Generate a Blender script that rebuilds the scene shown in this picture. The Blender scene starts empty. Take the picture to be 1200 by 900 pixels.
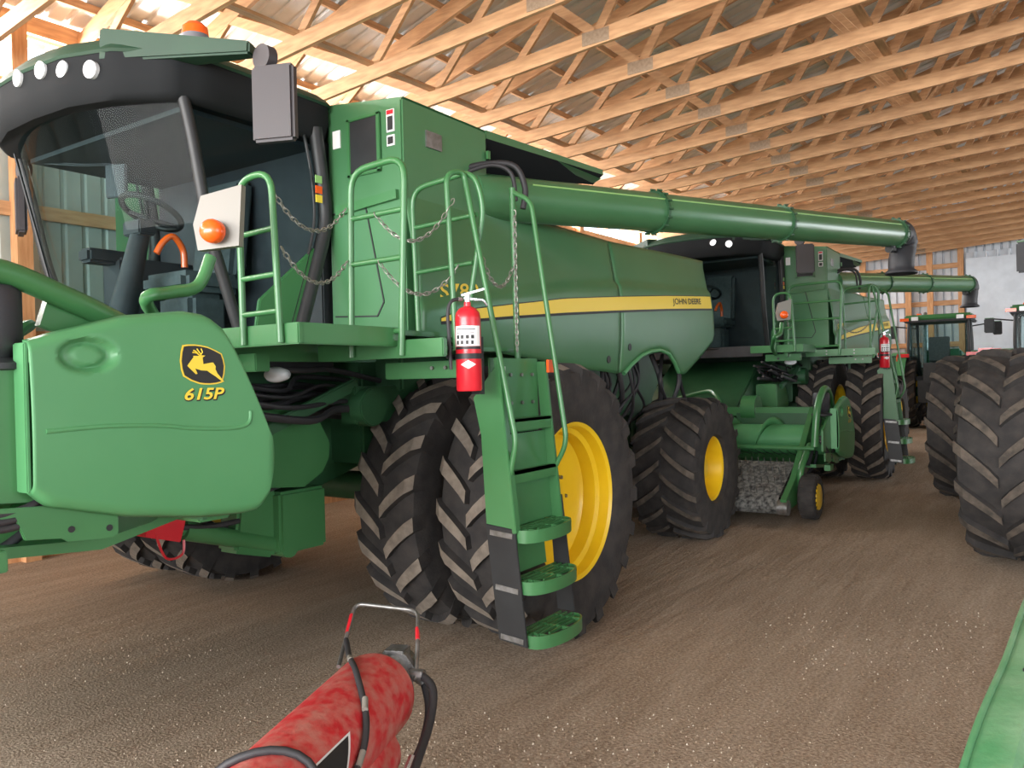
import bpy, bmesh, math, random
from mathutils import Vector, Matrix
from math import sin, cos, pi, radians, sqrt, atan2

random.seed(7)
S = bpy.context.scene
COL = S.collection

# ------------------------------------------------------------------ camera
FPX = 935.43
YAW, PITCH, ROLL = radians(33.973), radians(-0.385), radians(1.42)
EYE = Vector((-4.824, -5.081, 1.827))
fw = Vector((cos(YAW)*cos(PITCH), sin(YAW)*cos(PITCH), sin(PITCH)))
rt = fw.cross(Vector((0, 0, 1))).normalized()
up = rt.cross(fw)
r2 = rt*cos(ROLL) - up*sin(ROLL)
u2 = rt*sin(ROLL) + up*cos(ROLL)
cd = bpy.data.cameras.new('camera')
cam = bpy.data.objects.new('camera', cd)
COL.objects.link(cam)
cam.matrix_world = Matrix(((r2.x, u2.x, -fw.x, EYE.x), (r2.y, u2.y, -fw.y, EYE.y),
                           (r2.z, u2.z, -fw.z, EYE.z), (0, 0, 0, 1)))
cd.sensor_width = 36
cd.lens = FPX/1200*36
cd.clip_start = 0.05
cd.clip_end = 300
S.camera = cam

# ------------------------------------------------------------------ light
S.view_settings.view_transform = 'Standard'
S.view_settings.look = 'None'
S.view_settings.gamma = 1
S.view_settings.use_curve_mapping = False
S.view_settings.exposure = 0.0
W = bpy.data.worlds.new('overcast_sky')
S.world = W
W.use_nodes = True
bg = W.node_tree.nodes['Background']
bg.inputs[0].default_value = (0.86, 0.93, 1.0, 1)
bg.inputs[1].default_value = 3.2

BYAW = radians(-2)
EU = Vector((cos(BYAW), sin(BYAW), 0))
EV = Vector((sin(BYAW), -cos(BYAW), 0))
BO = Vector((0, 4.15, 0))
BM = Matrix(((EU.x, EV.x, 0, BO.x), (EU.y, EV.y, 0, BO.y), (0, 0, 1, 0), (0, 0, 0, 1)))  # (along barn, away from left wall, up); left-handed, so used on points only
def bp(u, v, w):
    return Vector((BO.x + EU.x*u + EV.x*v, BO.y + EU.y*u + EV.y*v, w))
def area(name, loc, target, sx, sy, power, col=(1, 1, 1)):
    d = bpy.data.lights.new(name, 'AREA')
    d.shape = 'RECTANGLE'; d.size = sx; d.size_y = sy; d.energy = power; d.color = col
    o = bpy.data.objects.new(name, d); COL.objects.link(o)
    o.location = loc
    o.rotation_euler = (Vector(target)-Vector(loc)).to_track_quat('-Z', 'Y').to_euler()
    return o
# daylight pouring through the big open end door behind the photographer
area('daylight_end_door', bp(-13.5, 6.5, 2.9), bp(0, 6.5, 2.2), 13, 4.8, 3600, (1, .98, .95))
# daylight through the open eave gap along the left wall
area('daylight_eave_gap', bp(7, -.42, 5.5), bp(7, 4, 5.95), 36, .5, 4600, (1, .985, .96))
area('daylight_far_side_door', bp(19.5, 20.6, 2.6), bp(19.5, 8, 2.4), 8, 4.2, 1000, (.95, .98, 1))
area('daylight_side_door', bp(-3, 20.6, 2.6), bp(-3, 8, 2), 9, 4.2, 350, (.95, .98, 1))

# ------------------------------------------------------------------ materials
def lin(c):
    return tuple(((x/255)/12.92 if x/255 <= .04045 else ((x/255+.055)/1.055)**2.4) for x in c) + (1,)
MATS = {}
def mat(name, rgb, rough=.5, metal=0, rgb2=None, scale=6, bump=0, bscale=40, coat=0, detail=4, stretch=None, rnd=0, spec=.5):
    m = bpy.data.materials.new(name); m.use_nodes = True
    nt = m.node_tree; b = nt.nodes['Principled BSDF']
    b.inputs['Base Color'].default_value = lin(rgb)
    b.inputs['Roughness'].default_value = rough
    b.inputs['Metallic'].default_value = metal
    b.inputs['Specular IOR Level'].default_value = spec
    if coat:
        b.inputs['Coat Weight'].default_value = coat; b.inputs['Coat Roughness'].default_value = .12
    tc = nt.nodes.new('ShaderNodeTexCoord')
    src = tc.outputs['Object']
    if stretch:
        mp = nt.nodes.new('ShaderNodeMapping'); mp.inputs['Scale'].default_value = stretch
        nt.links.new(src, mp.inputs[0]); src = mp.outputs[0]
    col = None
    if rgb2:
        n = nt.nodes.new('ShaderNodeTexNoise'); n.inputs['Scale'].default_value = scale; n.inputs['Detail'].default_value = detail
        nt.links.new(src, n.inputs['Vector'])
        r = nt.nodes.new('ShaderNodeValToRGB')
        r.color_ramp.elements[0].position = .36; r.color_ramp.elements[0].color = lin(rgb)
        r.color_ramp.elements[1].position = .66; r.color_ramp.elements[1].color = lin(rgb2)
        nt.links.new(n.outputs['Fac'], r.inputs[0]); col = r.outputs[0]
    if rnd:
        oi = nt.nodes.new('ShaderNodeObjectInfo')
        hs = nt.nodes.new('ShaderNodeHueSaturation')
        mr = nt.nodes.new('ShaderNodeMapRange'); mr.inputs[3].default_value = 1-rnd; mr.inputs[4].default_value = 1+rnd
        nt.links.new(oi.outputs['Random'], mr.inputs[0]); nt.links.new(mr.outputs[0], hs.inputs['Value'])
        if col: nt.links.new(col, hs.inputs['Color'])
        else: hs.inputs['Color'].default_value = lin(rgb)
        col = hs.outputs[0]
    if col: nt.links.new(col, b.inputs['Base Color'])
    if bump:
        n2 = nt.nodes.new('ShaderNodeTexNoise'); n2.inputs['Scale'].default_value = bscale; n2.inputs['Detail'].default_value = 5
        nt.links.new(src, n2.inputs['Vector'])
        bm_ = nt.nodes.new('ShaderNodeBump'); bm_.inputs['Strength'].default_value = bump; bm_.inputs['Distance'].default_value = .02
        nt.links.new(n2.outputs['Fac'], bm_.inputs['Height']); nt.links.new(bm_.outputs[0], b.inputs['Normal'])
    MATS[name] = m
    return m
mat('green', (56, 110, 64), .38, rgb2=(62, 116, 70), scale=2.2, coat=.2)
mat('green_panel', (64, 112, 73), .34, rgb2=(70, 118, 79), scale=1.3, coat=.18)
mat('green_shaded', (32, 60, 44), .5, rgb2=(36, 66, 48), scale=3)  # darkened body green for cab roof and mirror arms; backlit shade in the colour
mat('green_plastic', (74, 136, 88), .42, rgb2=(80, 141, 93), scale=2)
mat('green_dark', (34, 76, 46), .5, rgb2=(42, 86, 54), scale=5)
mat('green_worn', (66, 122, 80), .55, rgb2=(112, 146, 114), scale=4, bump=.1)
mat('green_pale', (150, 196, 120), .45)
mat('yellow', (236, 196, 30), .35, coat=.3, rgb2=(230, 188, 28), scale=4)
mat('stripe', (238, 206, 66), .4)
mat('rubber', (40, 38, 38), .85, rgb2=(56, 52, 50), scale=9, bump=.15, bscale=60)
mat('lug', (128, 118, 107), .9, rgb2=(104, 95, 86), scale=14, bump=.2, bscale=80)
mat('lug_dark', (92, 83, 74), .9, rgb2=(62, 57, 52), scale=12, bump=.2, bscale=80)
mat('black', (26, 27, 29), .5, rgb2=(33, 34, 36), scale=8)
mat('black_plastic', (40, 41, 46), .55, rgb2=(48, 49, 54), scale=8)
mat('hose', (44, 43, 46), .6)
mat('grey_plastic', (104, 102, 108), .55)
mat('seat', (70, 74, 76), .8, rgb2=(80, 84, 86), scale=20)
mat('chrome', (200, 200, 204), .25, metal=.9)
mat('steel', (150, 150, 150), .4, metal=.8, rgb2=(120, 118, 115), scale=20)
mat('chain', (150, 150, 142), .45, metal=.6)
mat('white', (225, 225, 225), .5)
mat('signal_grey', (128, 124, 116), .4)
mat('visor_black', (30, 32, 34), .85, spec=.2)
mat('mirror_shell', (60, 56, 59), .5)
mat('lens', (225, 228, 232), .12, coat=.5)
mat('orange', (240, 92, 24), .25, coat=.5)
mat('red', (196, 24, 40), .32, coat=.4, rgb2=(206, 34, 48), scale=4)
mat('red_lens', (214, 40, 44), .25, coat=.4)
mat('red_dusty', (204, 38, 46), .6, rgb2=(200, 120, 110), scale=17, detail=9, bump=.15)
mat('decal_black', (34, 34, 36), .5)
mat('belt', (120, 120, 116), .8, rgb2=(40, 40, 40), scale=22)
mat('wood', (204, 162, 122), .7, rgb2=(178, 136, 98), scale=3.2, detail=6, stretch=(1, 7, 7), rnd=.1)
mat('post_wood', (206, 156, 110), .7, rgb2=(182, 130, 88), scale=4, stretch=(7, 7, 1), rnd=.1)
mat('plate', (168, 146, 124), .55, metal=.3, rgb2=(150, 128, 106), scale=30)
mat('roof_metal', (216, 220, 222), .4, metal=.3, rgb2=(204, 208, 210), scale=4)
mat('wall_metal', (204, 211, 220), .5, metal=.1, rgb2=(192, 199, 208), scale=3)
mat('wall_metal_green', (178, 186, 180), .55, metal=.1, rgb2=(166, 174, 168), scale=3)
mat('headliner', (58, 62, 66), .8)

def glass(name, rgb, fac=.12, rough=.0):
    m = bpy.data.materials.new(name); m.use_nodes = True; nt = m.node_tree
    for n in list(nt.nodes):
        if n.type != 'OUTPUT_MATERIAL': nt.nodes.remove(n)
    out = [n for n in nt.nodes if n.type == 'OUTPUT_MATERIAL'][0]
    t = nt.nodes.new('ShaderNodeBsdfTransparent'); t.inputs[0].default_value = lin(rgb)
    g = nt.nodes.new('ShaderNodeBsdfGlossy'); g.inputs['Roughness'].default_value = rough
    lw = nt.nodes.new('ShaderNodeFresnel'); lw.inputs[0].default_value = 1.22
    ad = nt.nodes.new('ShaderNodeMath'); ad.operation = 'MULTIPLY'; ad.inputs[1].default_value = .45
    mx = nt.nodes.new('ShaderNodeMixShader')
    nt.links.new(lw.outputs[0], ad.inputs[0]); nt.links.new(ad.outputs[0], mx.inputs[0])
    nt.links.new(t.outputs[0], mx.inputs[1]); nt.links.new(g.outputs[0], mx.inputs[2]); nt.links.new(mx.outputs[0], out.inputs[0])
    MATS[name] = m
glass('glass', (214, 232, 232), .1)
glass('glass_tint', (186, 204, 206), .15)

def floor_material():
    m = bpy.data.materials.new('dirt_floor'); m.use_nodes = True; nt = m.node_tree; b = nt.nodes['Principled BSDF']
    b.inputs['Roughness'].default_value = .95; b.inputs['Specular IOR Level'].default_value = .2
    tc = nt.nodes.new('ShaderNodeTexCoord')
    def noise(sc, det, vec=None):
        n = nt.nodes.new('ShaderNodeTexNoise'); n.inputs['Scale'].default_value = sc; n.inputs['Detail'].default_value = det
        nt.links.new(vec or tc.outputs['Object'], n.inputs['Vector']); return n
    def ramp(n, a, ca, c, cb):
        r = nt.nodes.new('ShaderNodeValToRGB'); e = r.color_ramp.elements
        e[0].position = a; e[0].color = lin(ca); e[1].position = c; e[1].color = lin(cb)
        nt.links.new(n.outputs['Fac'], r.inputs[0]); return r
    big = ramp(noise(.55, 4), .35, (150, 130, 112), .68, (172, 154, 136))
    mp = nt.nodes.new('ShaderNodeMapping'); mp.inputs['Scale'].default_value = (.35, 2.2, 1)
    nt.links.new(tc.outputs['Object'], mp.inputs[0])
    trk = ramp(noise(2.2, 6, mp.outputs[0]), .4, (134, 114, 95), .64, (174, 156, 138))
    fine = ramp(noise(55, 3), .38, (120, 103, 87), .66, (202, 185, 164))
    def mix(f, x, y):
        n = nt.nodes.new('ShaderNodeMix'); n.data_type = 'RGBA'; n.inputs[0].default_value = f
        nt.links.new(x, n.inputs[6]); nt.links.new(y, n.inputs[7]); return n.outputs[2]
    c = mix(.45, big.outputs[0], trk.outputs[0]); c = mix(.42, c, fine.outputs[0])
    nt.links.new(c, b.inputs['Base Color'])
    bu = nt.nodes.new('ShaderNodeBump'); bu.inputs['Strength'].default_value = .55; bu.inputs['Distance'].default_value = .02
    nb = noise(70, 6); nt.links.new(nb.outputs['Fac'], bu.inputs['Height'])
    bu2 = nt.nodes.new('ShaderNodeBump'); bu2.inputs['Strength'].default_value = .5; bu2.inputs['Distance'].default_value = .06
    nb2 = noise(4, 6, mp.outputs[0]); nt.links.new(nb2.outputs['Fac'], bu2.inputs['Height'])
    nt.links.new(bu2.outputs[0], bu.inputs['Normal']); nt.links.new(bu.outputs[0], b.inputs['Normal'])
    MATS['dirt'] = m
floor_material()

# ------------------------------------------------------------------ mesh helpers
class MB:
    def __init__(s): s.v = []; s.f = []; s.m = []
    def add(s, vs, fs, mi=0):
        o = len(s.v); s.v += [tuple(p) for p in vs]
        for f in fs: s.f.append(tuple(i+o for i in f)); s.m.append(mi)
        return s
    def box(s, c, d, mi=0, rot=None):
        vs = [Vector((x*d[0]/2, y*d[1]/2, z*d[2]/2)) for x in (-1, 1) for y in (-1, 1) for z in (-1, 1)]
        if rot is not None: vs = [rot @ p for p in vs]
        vs = [p+Vector(c) for p in vs]
        return s.add(vs, [(0, 1, 3, 2), (4, 6, 7, 5), (0, 4, 5, 1), (2, 3, 7, 6), (0, 2, 6, 4), (1, 5, 7, 3)], mi)
    def b2(s, x0, x1, y0, y1, z0, z1, mi=0):
        return s.box(((x0+x1)/2, (y0+y1)/2, (z0+z1)/2), (abs(x1-x0), abs(y1-y0), abs(z1-z0)), mi)
    def bar(s, p, q, w, h, upv=(0, 0, 1), mi=0, w2=None, h2=None):
        p = Vector(p); q = Vector(q); d = (q-p).normalized(); u = Vector(upv)
        a = d.cross(u).normalized(); b = a.cross(d)
        vs = []
        for c, ww, hh in ((p, w, h), (q, w2 or w, h2 or h)):
            for x, y in ((-1, -1), (1, -1), (1, 1), (-1, 1)): vs.append(c+a*(x*ww/2)+b*(y*hh/2))
        return s.add(vs, [(0, 3, 2, 1), (4, 5, 6, 7), (0, 1, 5, 4), (1, 2, 6, 5), (2, 3, 7, 6), (3, 0, 4, 7)], mi)
    def tube(s, pts, r, n=8, mi=0, closed=False, caps=True, flat=1.0):
        pts = [Vector(p) for p in pts]; k = len(pts)
        rs = r if isinstance(r, (list, tuple)) else [r]*k
        tang = []
        for i in range(k):
            a = pts[i-1] if (i or closed) else pts[0]; b = pts[(i+1) % k] if (i < k-1 or closed) else pts[-1]
            tang.append((b-a).normalized())
        nrm = tang[0].orthogonal().normalized()
        if abs(tang[0].z) < .9: nrm = (Vector((0, 0, 1)) - tang[0]*tang[0].z).normalized()
        vs = []
        for i in range(k):
            nrm = (nrm - tang[i]*nrm.dot(tang[i])).normalized(); bn = tang[i].cross(nrm)
            for j in range(n):
                a = 2*pi*j/n; vs.append(pts[i]+nrm*(cos(a)*rs[i]*flat)+bn*(sin(a)*rs[i]))
        fs = []
        for i in range(k if closed else k-1):
            i2 = (i+1) % k
            for j in range(n): fs.append((i*n+j, i*n+(j+1) % n, i2*n+(j+1) % n, i2*n+j))
        if caps and not closed: fs.append(tuple(range(n-1, -1, -1))); fs.append(tuple((k-1)*n+j for j in range(n)))
        return s.add(vs, fs, mi)
    def lathe(s, prof, ax='y', c=(0, 0, 0), n=32, mi=0):
        c = Vector(c); vs = []; fs = []
        for r, a in prof:
            for j in range(n):
                t = 2*pi*j/n; x, y = r*cos(t), r*sin(t)
                vs.append(c+Vector({'y': (x, a, y), 'z': (x, y, a), 'x': (a, x, y)}[ax]))
        for i in range(len(prof)-1):
            for j in range(n): fs.append((i*n+j, i*n+(j+1) % n, (i+1)*n+(j+1) % n, (i+1)*n+j))
        if prof[0][0] > 1e-6: pass
        return s.add(vs, fs, mi)
    def disc(s, c, r, ax='y', n=24, mi=0, r2=None):
        c = Vector(c); vs = []
        for j in range(n):
            t = 2*pi*j/n; x, y = r*cos(t), (r2 or r)*sin(t)
            vs.append(c+Vector({'y': (x, 0, y), 'z': (x, y, 0), 'x': (0, x, y)}[ax]))
        return s.add(vs, [tuple(range(n))], mi)
    def cyl(s, p, q, r, n=16, mi=0): return s.tube([p, q], r, n, mi)
    def prism(s, poly, ax, a0, a1, mi=0):
        f = {'y': lambda p, a: (p[0], a, p[1]), 'x': lambda p, a: (a, p[0], p[1]), 'z': lambda p, a: (p[0], p[1], a)}[ax]
        k = len(poly); vs = [f(p, a0) for p in poly]+[f(p, a1) for p in poly]
        return s.add(vs, [tuple(range(k-1, -1, -1)), tuple(range(k, 2*k))]+[(i, (i+1) % k, k+(i+1) % k, k+i) for i in range(k)], mi)
    def grid(s, fn, nu, nv, mi=0):
        vs = [fn(i/nu, j/nv) for i in range(nu+1) for j in range(nv+1)]
        return s.add(vs, [(i*(nv+1)+j, (i+1)*(nv+1)+j, (i+1)*(nv+1)+j+1, i*(nv+1)+j+1) for i in range(nu) for j in range(nv)], mi)
    def mesh(s, name, mats, smooth=35, bevel=0, normals=True):
        me = bpy.data.meshes.new(name); me.from_pydata(s.v, [], s.f)
        for m in (mats if isinstance(mats, (list, tuple)) else [mats]): me.materials.append(MATS[m])
        for p, mi in zip(me.polygons, s.m): p.material_index = mi
        if normals or bevel:
            bm = bmesh.new(); bm.from_mesh(me)
            if normals: bmesh.ops.recalc_face_normals(bm, faces=bm.faces)
            if bevel:
                es = [e for e in bm.edges if len(e.link_faces) == 2 and e.calc_face_angle(0) > .6]
                bmesh.ops.bevel(bm, geom=es, offset=bevel, segments=2, affect='EDGES', clamp_overlap=True)
            bm.to_mesh(me); bm.free()
        if smooth:
            me.shade_smooth(); me.set_sharp_from_angle(angle=radians(smooth))
        return me
    def build(s, name, mats, parent=None, smooth=35, loc=None, bevel=0, rot=None, solid=0):
        o = bpy.data.objects.new(name, s.mesh(name, mats, smooth, bevel)); COL.objects.link(o)
        if parent: o.parent = parent
        if loc is not None: o.location = loc
        if rot is not None: o.rotation_euler = rot
        if solid:
            md = o.modifiers.new('thickness', 'SOLIDIFY'); md.thickness = solid; md.offset = 0
        return o
def fillet(pts, r, n=4):
    pts = [Vector(p) for p in pts]; out = [pts[0]]
    for i in range(1, len(pts)-1):
        a, b, c = pts[i-1], pts[i], pts[i+1]
        d1 = (a-b); d2 = (c-b); k = min(r, d1.length*.45, d2.length*.45)
        p, q = b+d1.normalized()*k, b+d2.normalized()*k
        for t in range(n+1):
            t /= n; out.append(p*(1-t)**2+b*2*t*(1-t)+q*t*t)
    out.append(pts[-1]); return out
def interp(x, tab):
    if x <= tab[0][0]: return tab[0][1]
    for (a, b), (c, d) in zip(tab, tab[1:]):
        if x <= c: return b+(d-b)*(x-a)/(c-a)
    return tab[-1][1]
def smooth_path(pts, n=6):
    pts = [Vector(p) for p in pts]; out = []
    q = [pts[0]]+pts+[pts[-1]]
    for i in range(1, len(q)-2):
        a, b, c, d = q[i-1:i+3]
        for k in range(n):
            t = k/n
            out.append(.5*((2*b)+(c-a)*t+(2*a-5*b+4*c-d)*t*t+(3*b-a-3*c+d)*t**3))
    out.append(pts[-1]); return out
def thing(name, label, cat, loc=(0, 0, 0), rz=0, group=None):
    o = bpy.data.objects.new(name, None); COL.objects.link(o); o.location = loc; o.rotation_euler = (0, 0, rz)
    o.empty_display_size = .2
    tag(o, label, cat, group); return o
def tag(o, label=None, cat=None, group=None, kind=None):
    if label: o['label'] = label
    if cat: o['category'] = cat
    if group: o['group'] = group
    if kind: o['kind'] = kind
    return o
def copy_tree(o, parent=None):
    c = o.copy(); COL.objects.link(c); c.parent = parent
    for ch in list(o.children): copy_tree(ch, c)
    return c
def text_mesh(txt, height, width=None, bold=0, shear=0):
    cu = bpy.data.curves.new('lettering', 'FONT'); cu.body = txt; cu.size = 1; cu.shear = shear
    cu.offset = bold; cu.resolution_u = 3
    o = bpy.data.objects.new('lettering', cu); COL.objects.link(o)
    me = bpy.data.meshes.new_from_object(o.evaluated_get(bpy.context.evaluated_depsgraph_get()))
    bpy.data.objects.remove(o)
    xs = [v.co.x for v in me.vertices]; ys = [v.co.y for v in me.vertices]
    x0, x1, y0, y1 = min(xs), max(xs), min(ys), max(ys)
    k = height/(y1-y0); kx = (width/(x1-x0)) if width else k
    for v in me.vertices: v.co = ((v.co.x-(x0+x1)/2)*kx, (v.co.y-(y0+y1)/2)*k, 0)
    return me
def text_on(txt, height, width, matname, fn, name, parent, bold=0, shear=0):
    me = text_mesh(txt, height, width, bold, shear)
    for v in me.vertices: v.co = fn(v.co.x, v.co.y)
    me.materials.clear(); me.materials.append(MATS[matname])
    o = bpy.data.objects.new(name, me); COL.objects.link(o); o.parent = parent; return o
# ------------------------------------------------------------------ the barn
mat('wood_y', (206, 162, 120), .7, rgb2=(180, 136, 97), scale=3.2, detail=6, stretch=(7, 1, 7), rnd=.1)
ZE, TILT = 5.3, .05          # bottom-chord height at the left wall, its slight rise across the barn
RIDGE, WID = 10.0, 20.0
U0, U1 = -11.0, 25.0
def roofz(v):
    vv = v if v <= RIDGE else WID-v
    return ZE+.62+.27*vv
def ground(x, y=0):
    return .0125*max(0, x-2)

g = MB()
def gfn(a, b):
    x = -30+75*a; y = -40+64*b
    return (x, y, ground(x)+.006*sin(1.3*x+.7*y)*sin(.9*y-.4*x))
g.grid(gfn, 150, 128)
tag(g.build('floor', 'dirt', smooth=60), 'brown packed dirt and gravel floor of the barn', kind='structure')

def gravel():
    m = MB(); rr = random.Random(3)
    for i in range(11000):
        a = rr.uniform(-.62, .62); d = 1.6+5.5*rr.random()**1.6
        x = EYE.x+d*cos(YAW+a); y = EYE.y+d*sin(YAW+a)
        if (x > -1.3 and y > -2.75) or (y < -4.7 and x > -3.6): continue
        s = rr.uniform(.0025, .0065)
        z = ground(x)+.002
        o = []
        for k in range(4):
            t = k*pi/2+rr.random(); o.append((x+s*cos(t)*rr.uniform(.7, 1.2), y+s*sin(t)*rr.uniform(.7, 1.2), z-.004))
        o.append((x, y, z+s*.8))
        m.add(o, [(0, 1, 4), (1, 2, 4), (2, 3, 4), (3, 0, 4)], rr.choice((0, 0, 1, 2)))
    mat('pebble', (150, 132, 112), .9); mat('pebble_pale', (196, 184, 166), .9); mat('pebble_dark', (84, 68, 54), .9)
    tag(m.build('gravel', ['pebble', 'pebble_dark', 'pebble_pale'], smooth=0), 'small loose gravel scattered over the dirt floor', 'gravel', kind='stuff')
gravel()

ceiling = MB().bar(bp(U0, RIDGE, roofz(RIDGE)+.12), bp(U1, RIDGE, roofz(RIDGE)+.12), .5, .03).build('ceiling', 'roof_metal')
tag(ceiling, 'open timber truss roof under ribbed metal sheets', kind='structure')

# one truss, shared by all
def rel(v, w): return bp(0, v, w)-Vector((0, 0, 0))
def chordz(v): return ZE+TILT*v
CH, CT = .175, .05
tm = MB()
tm.bar(rel(-.1, chordz(-.1)+CH/2), rel(WID+.1, chordz(WID+.1)+CH/2), CT, CH)
tm.bar(rel(-.35, roofz(-.35)-.12), rel(RIDGE, roofz(RIDGE)-.12), CT, .2)
tm.bar(rel(WID+.35, roofz(WID+.35)-.12), rel(RIDGE, roofz(RIDGE)-.12), CT, .2)
truss_me = tm.mesh('roof_truss', 'wood_y', 0)
BV = [0.25, 2.5, 4.95, 7.35, 10, 12.65, 15.05, 17.5, 19.75]
TV = [1.3, 3.7, 6.1, 8.6, 11.4, 13.9, 16.3, 18.7]
webs = []
def web(v0, z0, v1, z1, w=.11): 
    webs.append(MB().bar(rel(v0, z0), rel(v1, z1), .04, w).mesh('web', 'wood_y', 0))
web(.12, chordz(.12)+CH, .12, roofz(.12)-.2, .2)
for i, t in enumerate(TV):
    for b_ in (BV[i], BV[i+1]):
        web(b_, chordz(b_)+CH*.7, t, roofz(t)-.16)
web(RIDGE, chordz(RIDGE)+CH, RIDGE, roofz(RIDGE)-.2)
plates = [MB().box(rel(v, chordz(v)+CH*.55)-EU*(CT/2+.004), (.006, .34, .15)).mesh('nail_plate', 'plate', 0) for v in (4.95, 10, 15.05)]
def child(name, me, parent, loc=(0, 0, 0)):
    o = bpy.data.objects.new(name, me); COL.objects.link(o); o.parent = parent; o.location = loc; return o
SP = 1.1
u = 3.41-SP*13
NT = 0
while u < U1-.2:
    if u > U0:
        t = child('roof_truss', truss_me, ceiling, EU*u)
        near = u > -4
        for w_ in webs: child('web', w_, t)
        if near:
            for p_ in plates: child('nail_plate', p_, t)
    u += SP
# purlins on top of the trusses and lateral braces
for side in (0, 1):
    v = -.3
    while v < RIDGE:
        vv = v if side == 0 else WID-v
        o = MB().bar(bp(U0-.4, vv, roofz(vv)+.02), bp(U1+.3, vv, roofz(vv)+.02), .04, .09).build('purlin', 'wood', ceiling, 0)
        v += .74
for v in (2.5, 7.35, 12.65):
    MB().bar(bp(U0, v, chordz(v)+CH+.02), bp(U1, v, chordz(v)+CH+.02), .1, .035).build('lateral_brace', 'wood', ceiling, 0)
for k in range(9):
    uu = -3+k*3.1
    MB().bar(bp(uu, 7.35, chordz(7.35)+CH+.05), bp(uu+1.6, 8.4, roofz(8.4)-.3), .09, .035).build('diagonal_brace', 'wood', ceiling, 0)
# roof sheets: one sheet each with real ribs
PW = .93
def sheet_mesh(name, p0, du, dv, width, length, out, matname, rib=.025, pitch=.233):
    m = MB(); n = int(round(width/pitch)); prof = []
    for i in range(n):
        a = i*pitch
        prof += [(a, 0), (a+pitch*.66, 0), (a+pitch*.74, rib), (a+pitch*.9, rib), (a+pitch*.98, 0)]
    prof.append((width, 0))
    vs = []
    for a, h in prof:
        p = p0+du*a+out*h; vs += [p, p+dv*length]
    m.add(vs, [(2*i, 2*i+2, 2*i+3, 2*i+1) for i in range(len(prof)-1)])
    return m.mesh(name, matname, 0, normals=False)
n_l = (bp(0, RIDGE, roofz(RIDGE))-bp(0, -.6, roofz(-.6)))
n_r = (bp(0, RIDGE, roofz(RIDGE))-bp(0, WID+.6, roofz(WID+.6)))
rl = sheet_mesh('roof_sheet', bp(0, -.6, roofz(-.6)+.075), EU, n_l.normalized(), PW, n_l.length, Vector((0, 0, 1)), 'roof_metal')
rr_ = sheet_mesh('roof_sheet', bp(0, WID+.6, roofz(WID+.6)+.075), EU, n_r.normalized(), PW, n_r.length, Vector((0, 0, 1)), 'roof_metal')
k = 0
while U0-.4+k*PW < U1:
    child('roof_sheet', rl, ceiling, EU*(U0-.4+k*PW)); child('roof_sheet', rr_, ceiling, EU*(U0-.4+k*PW)); k += 1

# left wall: posts, girts, ribbed sheets up to the open eave gap
wl = MB().bar(bp(U0, .06, .12), bp(U1, .06, .12), .05, .3).build('wall_left', 'post_wood', smooth=0)
tag(wl, 'left barn wall of ribbed metal sheets on wooden posts and girts', kind='structure')
TOPL = 5.22
ws = sheet_mesh('wall_sheet', bp(0, -.02, -.3), EU, Vector((0, 0, 1)), PW, TOPL+.3, -EV, 'wall_metal_green')
k = 0
while U0+k*PW < U1:
    child('wall_sheet', ws, wl, EU*(U0+k*PW)); k += 1
for w_ in (1.1, 2.4, 3.78, 5.1):
    MB().bar(bp(U0, .05, w_), bp(U1, .05, w_), .05, .15).build('girt', 'wood', wl, 0)
u = U0+.3
pm = MB().bar(bp(0, .12, -.2), bp(0, .12, ZE+.5), .16, .15, upv=(0, 1, 0)).mesh('post', 'post_wood', 0)
for uu in (-8.2, -5.4, -2.4, -.62, 2.3, 5.2, 8.1, 11, 13.9, 16.8, 19.7, 22.6): child('post', pm, wl, EU*uu)
# eave boards above the gap
MB().bar(bp(U0, -.02, 5.86), bp(U1, -.02, 5.86), .05, .2).build('eave_board', 'wood', wl, 0)

# far gable wall
wb = MB().bar(bp(U1-.06, 0, .3), bp(U1-.06, WID, .3), .05, .3).build('wall_back', 'post_wood', smooth=0)
tag(wb, 'far gable wall of ribbed metal sheets with wooden posts and girts', kind='structure')
wsb = sheet_mesh('wall_sheet', bp(U1, 0, -.3), EV, Vector((0, 0, 1)), PW, 9.2, EU, 'wall_metal', rib=.06, pitch=.233)
k = 0
while k*PW < WID:
    child('wall_sheet', wsb, wb, EV*(k*PW)); k += 1
for w_ in (1.2, 2.6, 3.95, 5.15):
    MB().bar(bp(U1-.05, 0, w_), bp(U1-.05, 6.05, w_+.0), .05, .16).build('girt', 'wood_y', wb, 0)
for v in (.2, 1.6, 3.1, 4.5, 5.15, 6.05):
    MB().bar(bp(U1-.14, v, -.1), bp(U1-.14, v, 5.75), .17, .2, upv=(1, 0, 0)).build('post', 'post_wood', wb, 0)
# sliding door in the far wall
ds = MB().box(bp(U1-.09, 11, 2.7), (.05, 9.6, 5.2)).build('door_1', 'wall_metal', smooth=0)
tag(ds, 'wide sliding metal door in the far gable wall', kind='structure')
dsm = sheet_mesh('door_sheet', bp(U1-.12, 6.2, .15), EV, Vector((0, 0, 1)), PW, 5.35, -EU, 'wall_metal', rib=.07, pitch=.31)
for k in range(10): child('door_sheet', dsm, ds, EV*(k*PW))
for w_ in (4.55, 2.6):
    MB().bar(bp(U1-.18, 6.2, w_), bp(U1-.18, 15.5, w_+.1), .06, .1).build('door_rail', 'black_plastic', ds, 0)
# right wall, with a side doorway between the two lengths
for nm, a, b_ in (('wall_right', -11, -7.8), ('wall_right_far', 1.8, 15)):
    o = MB().bar(bp(a, WID, 2.6), bp(b_, WID, 2.6), .06, 5.6).build(nm, 'wall_metal_green', smooth=0)
    tag(o, 'right barn wall of ribbed metal sheets', kind='structure')
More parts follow.
